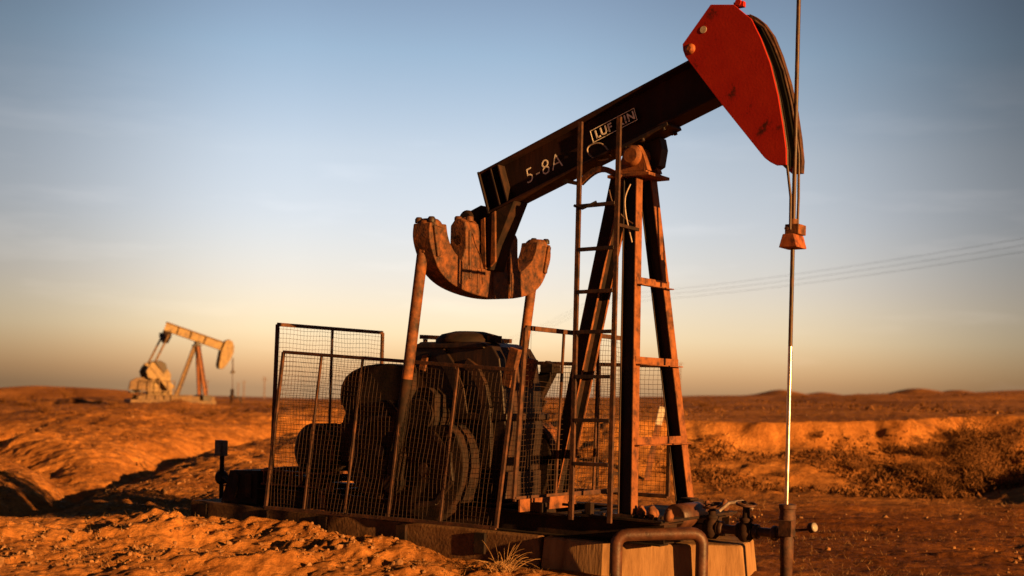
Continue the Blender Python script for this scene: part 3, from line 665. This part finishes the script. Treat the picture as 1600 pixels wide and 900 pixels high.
# wellhead
wh = empty('wellhead', wld(1.60, 0, 0), R(YAW)); tag(wh, 'dark rusty wellhead with two handwheel valves at the foot of the rod', 'wellhead')
m = MB(); m.lathe((0,0,-.4),(0,0,1),[(.054,0),(.054,.62),(.060,.63),(.060,.82),(.054,.83),(.054,.95),(.074,.96),(.074,1.02),(.07,1.03),(.07,1.085),(.078,1.09),(.078,1.125),(.05,1.13)],24)
m.box((.02,-.05,.52),(.12,.1,.14)); m.build('stuffing_box', M['wellrust'], wh, .002)
m = MB(); m.tube([(-.05,0,.46),(-.42,.0,.46),(-1.3,.0,.45),(-1.75,.35,.40)],.042,14); 
for u in (-.12,-.30,-.47,-.65,-.78,-.95): m.lathe((u-.02,0,.46),(1,0,0),[(.06,0),(.068,.008),(.068,.04),(.06,.048)],16)
m.build('flow_pipe', M['rod'], wh)
for u, zz in ((-.40,.70),(-.74,.665)):
    m = MB(); m.lathe((u,0,.36),(0,0,1),[(.04,0),(.07,.03),(.085,.08),(.07,.15),(.05,.18),(.062,.19),(.062,.21),(.035,.22),(.03,zz-.38),(.018,zz-.36)],18); m.cyl((u,0,.5),(u,0,zz+.02),.012,8); m.lathe((u-.07,0,.46),(1,0,0),[(.07,0),(.07,.025),(.05,.03),(.05,.11),(.07,.115),(.07,.14)],16)
    vb = m.build('valve', M['dark'], wh)
    m = MB(); tilt = Vector((.12,-.10,1)) if u > -.5 else Vector((-.10,-.2,1)); m.torus((u,0,zz),tilt,.085,.012); 
    for k in range(3):
        a = 2*math.pi*k/3+.4; m.cyl((u,0,zz),(u+.085*math.cos(a),.085*math.sin(a),zz-.085*(math.cos(a)*tilt.x+math.sin(a)*tilt.y)),.007,6)
    m.build('handwheel', M['wellrust'], vb)
m = MB(); m.tube([(.05,0,.50),(.19,.0,.52),(.225,0,.53)],.011,8); gs = m.build('gauge_stem', M['dark'], wh)
m = MB(); m.lathe((.235,.02,.54),(.95,-.22,.25),[(.036,-.04),(.045,-.03),(.045,.012)],20); gc = m.build('gauge_case', M['dark'], gs)
m = MB(); m.lathe((.235,.02,.54),(.95,-.22,.25),[(.040,.0125),(.038,.020),(.020,.024)],20); m.build('gauge_face', M['gauge'], gc)

# electrical disconnect on a post at the motor end
bx = empty('disconnect_box', wld(-6.40,.50,0), R(YAW)); tag(bx, 'small grey electrical box on a thin post at the far left end of the skid', 'electrical box')
m = MB(); m.cyl((0,0,-.3),(0,0,.80),.030,10); m.build('post', M['dark'], bx)
m = MB(); m.box((0,-.02,.86),(.15,.09,.20)); m.box((0,-.07,.86),(.12,.01,.17)); m.build('cabinet', M['box'], bx, .008)
m = MB(); m.lathe((0,-.06,.48),(0,1,0),[(.06,0),(.085,.02),(.085,.10),(.06,.12)],16); m.tube([(0,0,.50),(.2,-.1,.48),(.45,-.2,.36),(.7,-.3,.33)],.022,8); m.build('conduit', M['dark'], bx)

# ------------------------------------------------------------------ distant yellow pumpjack
def far_pump():
    X, Y = -16.3, 66.0
    z0 = gz(X, Y)-.05
    yaw = R(28); SC = .86
    root = empty('pumpjack', (X, Y, z0), yaw); root.scale = (SC,SC,SC); tag(root, 'small yellow pumpjack far off on the plain at the left', 'pumpjack')
    m = MB()
    for v in (-.6,.6): m.hbeam((-3.6,v,.30),(1.0,v,.30),(0,0,1),.3,.2,.02,.02)
    m.box((-1.8,0,.47),(2.9,1.3,.06)); m.box((-1.5,0,.08),(5.0,1.9,.22)); m.build('skid', M['goldrust'], root, .01)
    tz = 3.45
    m = MB(); m.hbeam((-1.15,0,.45),(-.12,0,tz),(1,0,.2),.24,.20,.02,.02); m.build('leg', M['goldrust'], root)
    for v in (-.75,.75):
        m = MB(); m.hbeam((.42,v,.40),(.05,v*.15,tz),(1,0,0),.22,.22,.02,.02); m.build('leg', M['leg'], root)
    m = MB(); m.box((.45,0,.35),(.5,1.9,.34)); m.build('post_base', M['brown'], root, .01)
    m = MB(); m.box((0,0,tz+.03),(.5,.45,.08)); m.lathe((0,-.25,tz+.16),(0,1,0),[(.12,0),(.14,.02),(.14,.48),(.12,.5)],18); m.build('centre_bearing', M['brown'], root)
    th = R(-17); t = Vector((math.cos(th),0,math.sin(th))); nb = Vector((-math.sin(th),0,math.cos(th))); c = Vector((0,0,tz+.52))
    m = MB(); m.hbeam(c-t*2.0, c+t*1.75, nb, .54,.32,.03,.03); wb = m.build('walking_beam', M['gold'], root, .005)
    for s_ in (-1.2,-.4,.5):
        m = MB(); m.bar(c+t*s_-nb*.24, c+t*s_+nb*.24, t, .05, .30); m.build('stiffener', M['goldrust'], wb)
    hc = c+t*1.75
    def hp(a, b_): p = hc+t*a+nb*b_; return (p.x, p.z)
    m = MB(); m.prism([hp(-.10,.36),hp(.05,.50),hp(.30,.46),hp(.50,.20),hp(.58,-.15),hp(.55,-.55),hp(.42,-1.0),hp(.28,-1.32),hp(.05,-1.36),hp(-.02,-1.2),hp(-.16,-.3)],'v',-.24,.24)
    hd = m.build('horse_head', M['gold'], root, .02)
    m = MB(); m.prism([hp(-.17,-.3),hp(-.03,-1.22),hp(.04,-1.37),hp(-.10,-1.2),hp(-.22,-.3)],'v',-.25,.25); m.build('back_plate', M['dark'], hd)
    fx = hp(.58,-.15)[0]+.03
    for v in (-.1,.1):
        m = MB(); m.tube([(fx-.02,v,hp(.55,-.5)[1]),(fx,v,hp(.3,-1.3)[1]),(fx,v,2.0)],.02,6); m.build('bridle_cable', M['rod'], root)
    m = MB(); m.prism([(fx-.12,1.88),(fx+.12,1.88),(fx+.09,2.02),(fx-.09,2.02)],'v',-.14,.14); m.build('carrier_bar', M['brown'], root, .01)
    m = MB(); m.cyl((fx,0,.5),(fx,0,2.2),.022,8); m.build('polished_rod', M['rod'], root)
    tail = c-t*1.95
    m = MB(); m.prism([(tail.x-.18,tail.z-.75),(tail.x+.2,tail.z-.75),(tail.x+.25,tail.z-.25),(tail.x-.15,tail.z-.25)],'v',-.15,.15); m.prism([(-.85,tail.z-.62),(-.85,tail.z-.35),(0,tail.z-.72),(.85,tail.z-.35),(.85,tail.z-.62),(0,tail.z-1.0)],'u',tail.x-.2,tail.x+.15)
    m.build('equalizer', M['dark'], root, .01)
    sh = Vector((-2.25,0,1.55)); pin = Vector((-2.75,0,2.15)); d = (pin-sh).normalized(); w = Vector((-d.z,0,d.x))
    for v in (-.85,.85):
        m = MB(); m.cyl((tail.x,v,tail.z-.5),(pin.x,v,pin.z),.06,10); m.build('pitman_arm', M['goldrust'], root)
        def cp(a, b_): p = sh+d*a+w*b_; return (p.x, p.z)
        s0 = v-.10; m = MB(); m.prism([cp(-.95,-.16),cp(-.9,-.22),cp(.95,-.16),cp(1.0,0),cp(.95,.16),cp(-.9,.22)],'v',s0,s0+.2); cr = m.build('crank', M['gold'], root, .01)
        for sd in (-1,1):
            m = MB(); m.prism([cp(.05,sd*.20),cp(.15,sd*.50),cp(.45,sd*.66),cp(.8,sd*.52),cp(.95,sd*.20)],'v',s0-.04,s0+.26); m.build('counterweight', M['gold'] if sd > 0 else M['brown'], cr, .02)
    m = MB(); m.prism([(-2.85,.9),(-1.65,.9),(-1.6,1.7),(-1.8,2.0),(-2.6,2.0),(-2.9,1.6)],'v',-.45,.45); m.box((-2.2,0,.70),(1.4,.8,.45)); m.build('gearbox', M['gold'], root, .02)
    m = MB(); m.prism([(-4.05,.75),(-3.95,1.25),(-3.6,1.45),(-3.1,1.5),(-2.8,1.3),(-2.9,.75)],'v',-.60,-.35); m.build('belt_guard', M['goldrust'], root, .01)
    m = MB(); m.lathe((-3.5,-.3,.95),(0,1,0),[(.25,0),(.3,.03),(.3,.6),(.25,.63)],18); m.box((-3.5,0,.6),(.8,.7,.1)); m.build('motor', M['brown'], root)
    m = MB()
    for u in (-3.4,-2.9,-2.4,-1.9,-1.5): m.bar((u,-.98,.1),(u,-.98,1.3),(1,0,0),.05,.05)
    for z in (.7,1.3): m.bar((-3.4,-.98,z),(-1.5,-.98,z),(0,0,1),.05,.05)
    m.build('railing', M['goldrust'], root)
    # little wellhead below
    w0 = Matrix.Rotation(yaw,4,'Z') @ Vector((fx*SC,0,0)); ox, oy = X+w0.x, Y+w0.y
    m = MB(); m.lathe((0,0,-.2),(0,0,1),[(.10,0),(.10,.5),(.14,.52),(.14,.62),(.09,.64),(.09,.95),(.05,.97)],14); m.tube([(0,0,.35),(.35,.25,.33),(.5,.5,-.3)],.05,8)
    o = m.build('wellhead', M['brown'], None, loc=(ox, oy, gz(ox, oy))); tag(o, 'tiny dark wellhead below the rod of the far yellow pumpjack', 'wellhead')
far_pump()

# ------------------------------------------------------------------ poles and wires
def pole(x, y, h, label, group=None, arms=1, r=.14, sink=.5):
    z = gz(x, y); root = empty('utility_pole', (x, y, z)); tag(root, label, 'utility pole', group)
    m = MB(); m.cyl((0,0,-sink),(0,0,h),r,10,r*.7); m.build('pole_shaft', M['wood'], root)
    for k in range(arms):
        m = MB(); m.bar((-1.1,.1,h-.45-.8*k),(1.1,-.1,h-.45-.8*k),(0,0,1),.12,.10); ca = m.build('crossarm', M['wood'], root)
        for u in (-.95,0,.95):
            m = MB(); m.lathe((u,-.0,h-.38-.8*k),(0,0,1),[(.05,0),(.06,.06),(.03,.14)],8); m.build('insulator', M['box'], ca)
    return Vector((x, y, z+h-.25))
pA = pole(37.5, 58, 9.9, 'wooden utility pole carrying three wires at the right', sink=1)
pB = pole(8.3, 128, 10.4, 'wooden utility pole seen far behind the tall post legs')
pC = pole(-4.5, 235, 10.5, 'wooden utility pole far off behind the equalizer and gearbox')
def wires(a, b_, label, sag):
    root = empty('power_line', (a+b_)/2); tag(root, label, 'power line')
    ax = Vector((1,0,0))
    for k in (-.95, 0, .95):
        m = MB(); pts = []
        for i in range(25):
            t = i/24; p = a*(1-t)+b_*t+Vector((0, 0, .42*k-4*sag*t*(1-t))); pts.append(p-(a+b_)/2)
        m.tube(pts, .009, 5, False); m.build('wire', M['dark'], root)
wires(pA, pB, 'three thin power line wires crossing the sky at the right', .7)
wires(pB, pC, 'thin power line wires running on behind the machine', .7)
for i, (px, Y, h) in enumerate([(-.1935*1, 470, 9.5), (-.2095, 500, 8.5), (-.214, 560, 8.5), (-.238, 520, 9), (.131, 420, 12)]):
    lab = ['tiny pole with crossarm on the skyline just left of the mesh panel', 'faint tiny pole on the plain right of the yellow pumpjack', 'faint tiny pole on the plain right of the yellow pumpjack',
           'faint tiny pole just behind the horsehead rod of the yellow pumpjack', 'tiny lone pole on the skyline right of the tall post'][i]
    pole(px*Y, Y, h, lab, 'faint poles on the far plain' if i in (1, 2) else None, arms=2 if i == 0 else 1, r=.22)
# slanted marker post behind the legs
mp_ = empty('marker_post', (-.1,0,0)); mp_.location = (2.42, 23.0, gz(2.42, 23.0)); tag(mp_, 'slanting white-topped marker post seen between the front legs', 'marker post')
m = MB(); m.bar((0,0,-.2),(.22,0,1.0),(0,1,0),.07,.10); m.build('post', M['rust'], mp_)
m = MB(); m.bar((.222,0,1.0),(.29,0,1.32),(0,1,0),.08,.11); m.build('white_top', M['white'], mp_)

# ------------------------------------------------------------------ scrub, grass and stones
def bush_mesh(name, n, w, h, seed, leaf=.05):
    rk = random.Random(seed); m = MB()
    for k in range(max(5, n//22)):
        a = rk.uniform(0, 6.28); e = rk.uniform(.15, .9); L_ = rk.uniform(.6, 1.0)
        tip = Vector((math.cos(a)*w*.5*e*L_, math.sin(a)*w*.5*e*L_, h*L_*(1.05-.55*e)))
        m.tube([(0,0,-.05), tip*.5+Vector((rk.uniform(-.05,.05)*w, rk.uniform(-.05,.05)*w, .02)), tip], [.014,.009,.004], 4, False)
    cl = [(rk.gauss(0,.27)*w, rk.gauss(0,.27)*w, abs(rk.gauss(.4,.26))*h, rk.uniform(.10,.24)) for _ in range(12)]
    for k in range(n):
        c = rk.choice(cl); p = Vector((c[0]+rk.gauss(0,c[3])*w*.6, c[1]+rk.gauss(0,c[3])*w*.6, max(0, c[2]+rk.gauss(0,c[3])*h*.7)))
        d = Vector((rk.gauss(0,1), rk.gauss(0,1), rk.gauss(.5,1))).normalized(); s_ = d.orthogonal().normalized()
        s_ = Quaternion(d, rk.uniform(0,6.28)) @ s_; L_ = leaf*rk.uniform(.7,1.9); wd = leaf*rk.uniform(.14,.34)
        m.add([p-s_*wd*.5, p+d*L_*.5-s_*wd*.3, p+d*L_, p+d*L_*.45+s_*wd*.6], [(0,1,2,3)])
    o = m.build(name, M['twig'], None, recalc=False); return o
protos = [bush_mesh('scrub_bush', 950, 1.0, .62, 100+i, .055) for i in range(4)]
used = [False]*4
def bush(x, y, s_, label, group, hs=1.0):
    k = random.randrange(4)
    o = protos[k] if not used[k] else protos[k].copy()
    if used[k]: COL.objects.link(o)
    used[k] = True
    o.location = (x, y, gz(x, y)-.04*s_); o.scale = (s_, s_*random.uniform(.8,1.2), s_*hs); o.rotation_euler = (random.uniform(-.1,.1), random.uniform(-.1,.1), random.uniform(0,6.28))
    tag(o, label, 'bush', group)
rk = random.Random(5)
for i in range(22):   # ravine at the right
    t = rk.random(); x = 7.7+t*1.9+rk.gauss(0,.35); y = 23.2+t*2.4+rk.gauss(0,.5)
    bush(x, y, rk.uniform(.6,1.05), 'dark scrub bush in the ravine by the mound at the right edge', 'dark bushes in the right-hand ravine', rk.uniform(.7,1.1))
for i in range(9):   # foot of the bank
    x = rk.uniform(4.6, 8.8); y = 23.9+rk.gauss(0,.7)
    bush(x, y, rk.uniform(.25,.5), 'low brown scrub bush on the slope of the right-hand bank', 'brown bushes on the right-hand bank', rk.uniform(.5,.9))
for i in range(26):   # left hills
    t = rk.random(); x = -38+t*16+rk.gauss(0,2); y = 78+rk.gauss(0,3)-t*6
    bush(x, y, rk.uniform(.6,1.3), 'dark bush on the low hills at the far left', 'dark bushes on the far left hills', rk.uniform(.6,1.0))
for i in range(16):
    x = rk.uniform(-17,-5); y = rk.uniform(40,60)
    bush(x, y, rk.uniform(.4,1.0), 'small bush on the flat before the yellow pumpjack', 'small bushes before the yellow pumpjack', rk.uniform(.4,.8))
for i in range(26):
    x = rk.uniform(2,40); y = rk.uniform(30,90)
    bush(x, y, rk.uniform(.4,.9), 'sparse bush on the plateau above the right-hand bank', 'bushes on the plateau', rk.uniform(.4,.7))

# dry brush covering the lower bank (uncountable)
m = MB(); rk = random.Random(9)
cnt = 0
while cnt < 6500:
    x = rk.uniform(1.2, 10.2); y = 23.7+rk.uniform(-1.6, 1.7)+rk.gauss(0, .25)
    if math.sin(x*2.1)+math.sin(y*3.1+x*1.3)+rk.uniform(-1,1) < .9-1.3*min(1, max(0, (x-3.6)/3.2)): continue
    z = gz(x, y) if False else None
    cnt += 1; m.v.append((x, y)); 
xy = np.array(m.v); zz = ground(xy[:,0], xy[:,1]); m.v = []
for (x, y), z in zip(xy, zz):
    a = rk.uniform(0,6.28); L_ = rk.uniform(.04,.14); d = Vector((math.cos(a)*.6, math.sin(a)*.6, rk.uniform(.5,1))); s_ = Vector((-math.sin(a), math.cos(a), 0))*rk.uniform(.008,.03); p = Vector((x, y, z-.01))
    m.add([p-s_, p+d*L_*.6-s_*.8, p+d*L_, p+d*L_*.5+s_], [(0,1,2,3)])
tag(m.build('dry_brush', M['twig'], None, recalc=False), 'dry brown brush covering the lower slope of the right-hand bank', 'brush', kind='stuff')

# thin scrub on the plain (uncountable)
m = MB(); rk = random.Random(33); pts = []
while len(pts) < 1900:
    Y = 29*math.exp(rk.random()*1.9); x = rk.uniform(-.45,.55)*Y
    if x < .02*Y and rk.random() < .8: continue
    if math.sin(x*.5+1)+math.sin(Y*.35+x*.2)+rk.uniform(-1.5,1.5) < 0: continue
    pts.append((x, Y))
xy = np.array(pts); zz = ground(xy[:,0], xy[:,1])
for (x, y), z in zip(xy, zz):
    f = rk.uniform(.05,.14)
    for k in range(7):
        a = rk.uniform(0,6.28); d = Vector((math.cos(a), math.sin(a), rk.uniform(.3,1.1)))*f; s_ = Vector((-math.sin(a), math.cos(a), 0))*f*.25; p = Vector((x+rk.gauss(0,f), y+rk.gauss(0,f), z-.02))
        m.add([p-s_, p+s_, p+d+s_*.5, p+d-s_*.4], [(0,1,2,3)])
tag(m.build('low_scrub', M['twig'], None, recalc=False), 'low dry scrub scattered over the plain and plateau', 'scrub', kind='stuff')

# straw scattered over the ground
m = MB(); rk = random.Random(12); pts = []
while len(pts) < 5000:
    Y = 11.2*math.exp(rk.random()*1.25); x = rk.uniform(-.5,.5)*Y
    u = (x-PUMP[0])*UD[0]+(Y-PUMP[1])*UD[1]; v = (x-PUMP[0])*VD[0]+(Y-PUMP[1])*VD[1]
    if -5.6 < u < 1.4 and abs(v) < 1.0: continue
    if math.sin(x*1.7+2)+math.sin(Y*1.3)+rk.uniform(-1.2,1.2) < .5: continue
    pts.append((x, Y))
xy = np.array(pts); zz = ground(xy[:,0], xy[:,1])
for (x, y), z in zip(xy, zz):
    for k in range(3):
        a = rk.uniform(0,6.28); L_ = rk.uniform(.03,.11); d = Vector((math.cos(a), math.sin(a), rk.uniform(.2,1.4))).normalized(); s_ = Vector((-math.sin(a), math.cos(a), 0))*rk.uniform(.002,.005); p = Vector((x+rk.gauss(0,.04), y+rk.gauss(0,.04), z-.01))
        m.add([p-s_, p+s_, p+d*L_], [(0,1,2)])
tag(m.build('sparse_grass', M['straw'], None, recalc=False), 'sparse dry grass scattered over the desert soil', 'grass', kind='stuff')
# stones and clods
m = MB(); rk = random.Random(21); pts = []
ico = bmesh.new(); bmesh.ops.create_icosphere(ico, subdivisions=1, radius=1); iv = [v.co.copy() for v in ico.verts]; ifs = [tuple(v.index for v in f.verts) for f in ico.faces]; ico.free()
while len(pts) < 7000:
    Y = 11.0*math.exp(rk.random()*1.3); x = rk.uniform(-.5,.5)*Y
    u = (x-PUMP[0])*UD[0]+(Y-PUMP[1])*UD[1]; v = (x-PUMP[0])*VD[0]+(Y-PUMP[1])*VD[1]
    if -5.6 < u < 1.4 and abs(v) < .95: continue
    if x > 1.5 and rk.random() < .85: continue
    if fbm(np.array([x]), np.array([Y]), 1.6, 3, 99)[0]+rk.uniform(-.3,.3) < .02: continue
    pts.append((x, Y))
xy = np.array(pts); zz = ground(xy[:,0], xy[:,1])
for (x, y), z in zip(xy, zz):
    r_ = .006+.022*rk.random()**3+(.05*rk.random() if rk.random() < .02 else 0); sx, sy, sz = rk.uniform(.7,1.4), rk.uniform(.7,1.4), rk.uniform(.45,.9); q = Quaternion((rk.gauss(0,1), rk.gauss(0,1), rk.gauss(0,1), rk.gauss(0,1))).normalized()
    m.add([Vector((x,y,z+r_*.2))+q @ Vector((p.x*sx*r_*rk.uniform(.75,1.2), p.y*sy*r_*rk.uniform(.75,1.2), p.z*sz*r_)) for p in iv], ifs)
tag(m.build('stones', M['stone'], None, recalc=False), 'small stones and clods of soil on the ground', 'stones', kind='stuff')

# dry grass clump against the concrete block
gx, gy = wld(-.62, -1.22)[:2]; gzz = gz(gx, gy)
m = MB(); rk = random.Random(3)
for k in range(46):
    a = rk.uniform(0,6.28); L_ = rk.uniform(.18,.52); lean = rk.uniform(.25,1.0); pts = []
    b0 = Vector((rk.gauss(0,.05), rk.gauss(0,.05), -.03))
    for i in range(7):
        t = i/6; pts.append(b0+Vector((math.cos(a)*lean*t*L_, math.sin(a)*lean*t*L_, L_*(t*.9-lean*.75*t*t))))
    m.tube(pts, [.0042*(1-.7*i/6) for i in range(7)], 4, False)
o = m.build('dry_grass_clump', M['straw'], None, loc=(gx, gy, gzz), recalc=False); tag(o, 'clump of bent dry grass beside the shaded side of the concrete block', 'grass clump')

# ------------------------------------------------------------------ sky and sun
w = bpy.data.worlds.new('World'); sc.world = w; w.use_nodes = True; nt = w.node_tree; nt.nodes.clear(); N = nt.nodes.new; L = nt.links.new
sky = N('ShaderNodeTexSky'); sky.sky_type = 'NISHITA'; sky.sun_disc = False; sky.sun_elevation = R(SUN_EL); sky.sun_rotation = R(SUN_AZ)
bgd = N('ShaderNodeBackground'); bgd.inputs[1].default_value = .108; out = N('ShaderNodeOutputWorld'); L(bgd.outputs[0], out.inputs[0])
tc = N('ShaderNodeTexCoord'); sep = N('ShaderNodeSeparateXYZ'); L(tc.outputs['Generated'], sep.inputs[0])
# elevation tint (dusty evening air low down, deeper blue above)
ramp = N('ShaderNodeValToRGB'); mr = N('ShaderNodeMapRange'); mr.inputs['From Min'].default_value = 0; mr.inputs['From Max'].default_value = .5
L(sep.outputs['Z'], mr.inputs['Value']); L(mr.outputs[0], ramp.inputs[0])
SKY = [(0.7,(.88,.62,.62)),(2.5,(.94,.74,.80)),(4.7,(.91,.71,.80)),(7.6,(.91,.735,.82)),(10.5,(.93,.76,.80)),(14.8,(.70,.665,.72)),(17.5,(.58,.54,.60)),(29,(.22,.23,.27))]
el = ramp.color_ramp.elements
el[0].position = math.sin(R(SKY[0][0]))/.5; el[0].color = (*SKY[0][1], 1); el[1].position = math.sin(R(SKY[-1][0]))/.5; el[1].color = (*SKY[-1][1], 1)
for a, c in SKY[1:-1]: k = el.new(math.sin(R(a))/.5); k.color = (*c, 1)
mul = N('ShaderNodeMix'); mul.data_type = 'RGBA'; mul.blend_type = 'MULTIPLY'; mul.inputs['Factor'].default_value = 1; L(sky.outputs[0], mul.inputs[6]); L(ramp.outputs[0], mul.inputs[7])
# azimuth: sky pale ahead, dimmed to the sides and behind to deepen shade
at = N('ShaderNodeMath'); at.operation = 'ARCTAN2'; L(sep.outputs['X'], at.inputs[0]); L(sep.outputs['Y'], at.inputs[1])
mr2 = N('ShaderNodeMapRange'); mr2.inputs['From Min'].default_value = -math.pi; mr2.inputs['From Max'].default_value = math.pi; L(at.outputs[0], mr2.inputs['Value'])
r2 = N('ShaderNodeValToRGB'); r2.color_ramp.interpolation = 'EASE'; L(mr2.outputs[0], r2.inputs[0])
AZ = [(-100,.14),(-60,.30),(-24,.40),(-9,.92),(1,1.0),(11,.92),(25,.42),(60,.32),(100,.12)]
e2 = r2.color_ramp.elements; pp = lambda a: (a+180)/360
e2[0].position = pp(AZ[0][0]); e2[0].color = (AZ[0][1],)*3+(1,); e2[1].position = pp(AZ[-1][0]); e2[1].color = (AZ[-1][1],)*3+(1,)
for a, c in AZ[1:-1]: k = e2.new(pp(a)); k.color = (c, c, c, 1)
# higher up the sky falls off faster to both sides
r3 = N('ShaderNodeValToRGB'); r3.color_ramp.interpolation = 'EASE'; L(mr2.outputs[0], r3.inputs[0])
AZ3 = [(-100,.14),(-60,.25),(-24,.38),(-9,.92),(1,1.0),(10,.85),(24,.30),(60,.22),(100,.12)]
e3 = r3.color_ramp.elements
e3[0].position = pp(AZ3[0][0]); e3[0].color = (AZ3[0][1],)*3+(1,); e3[1].position = pp(AZ3[-1][0]); e3[1].color = (AZ3[-1][1],)*3+(1,)
for a, c in AZ3[1:-1]: k = e3.new(pp(a)); k.color = (c, c, c, 1)
mr3 = N('ShaderNodeMapRange'); mr3.inputs['From Min'].default_value = math.sin(R(4)); mr3.inputs['From Max'].default_value = math.sin(R(13)); L(sep.outputs['Z'], mr3.inputs['Value'])
azm = N('ShaderNodeMix'); azm.data_type = 'RGBA'; L(mr3.outputs[0], azm.inputs['Factor']); L(r2.outputs[0], azm.inputs[6]); L(r3.outputs[0], azm.inputs[7])
mul2 = N('ShaderNodeMix'); mul2.data_type = 'RGBA'; mul2.blend_type = 'MULTIPLY'; mul2.inputs['Factor'].default_value = 1; L(mul.outputs[2], mul2.inputs[6]); L(azm.outputs[2], mul2.inputs[7])
# faint wisps of cirrus
mpn = N('ShaderNodeMapping'); mpn.inputs['Scale'].default_value = (2.2, 2.2, 14); mpn.inputs['Rotation'].default_value = (0, R(6), 0); L(tc.outputs['Generated'], mpn.inputs[0])
mpn.inputs['Location'].default_value = (.8, .3, 1.9); cn = N('ShaderNodeTexNoise'); cn.inputs['Scale'].default_value = 2.4; cn.inputs['Detail'].default_value = 7; cn.inputs['Roughness'].default_value = .55; L(mpn.outputs[0], cn.inputs['Vector'])
cr_ = N('ShaderNodeMapRange'); cr_.inputs['From Min'].default_value = .53; cr_.inputs['From Max'].default_value = .78; cr_.inputs['To Max'].default_value = .36; L(cn.outputs['Fac'], cr_.inputs['Value'])
cm = N('ShaderNodeMix'); cm.data_type = 'RGBA'; cm.blend_type = 'ADD'; cm.inputs[7].default_value = (1.0,.86,.78,1); 
cz = N('ShaderNodeMapRange'); cz.inputs['From Min'].default_value = math.sin(R(15)); cz.inputs['From Max'].default_value = math.sin(R(9)); L(sep.outputs['Z'], cz.inputs['Value'])
cmul = N('ShaderNodeMath'); cmul.operation = 'MULTIPLY'; L(cr_.outputs[0], cmul.inputs[0]); L(cz.outputs[0], cmul.inputs[1]); L(cmul.outputs[0], cm.inputs['Factor']); L(mul2.outputs[2], cm.inputs[6])
L(cm.outputs[2], bgd.inputs[0])

sl = bpy.data.lights.new('sun', 'SUN'); sl.energy = 5.0; sl.angle = R(.5); sl.color = (1.0, .46, .125)
so = bpy.data.objects.new('sun', sl); COL.objects.link(so)
sd = Vector((math.sin(R(SUN_AZ))*math.cos(R(SUN_EL)), math.cos(R(SUN_AZ))*math.cos(R(SUN_EL)), math.sin(R(SUN_EL))))
so.rotation_euler = sd.to_track_quat('Z', 'Y').to_euler(); so.location = (20, -20, 15)

# ------------------------------------------------------------------ camera and view
cam = bpy.data.cameras.new('camera'); co = bpy.data.objects.new('camera', cam); COL.objects.link(co)
cam.sensor_width = 36; cam.lens = 45; cam.shift_y = 165/1600; cam.clip_end = 20000; cam.clip_start = .1
co.location = (0, 0, EYE)
co.matrix_world = Matrix.Translation((0,0,EYE)) @ Matrix.Rotation(R(90),4,'X') @ Matrix.Rotation(R(1.4),4,'Z')
cam.dof.use_dof = True; cam.dof.focus_distance = 12.6; cam.dof.aperture_fstop = 1.25
sc.camera = co
sc.view_settings.view_transform = 'Standard'; sc.view_settings.look = 'None'; sc.view_settings.gamma = 1; sc.view_settings.exposure = 1.3
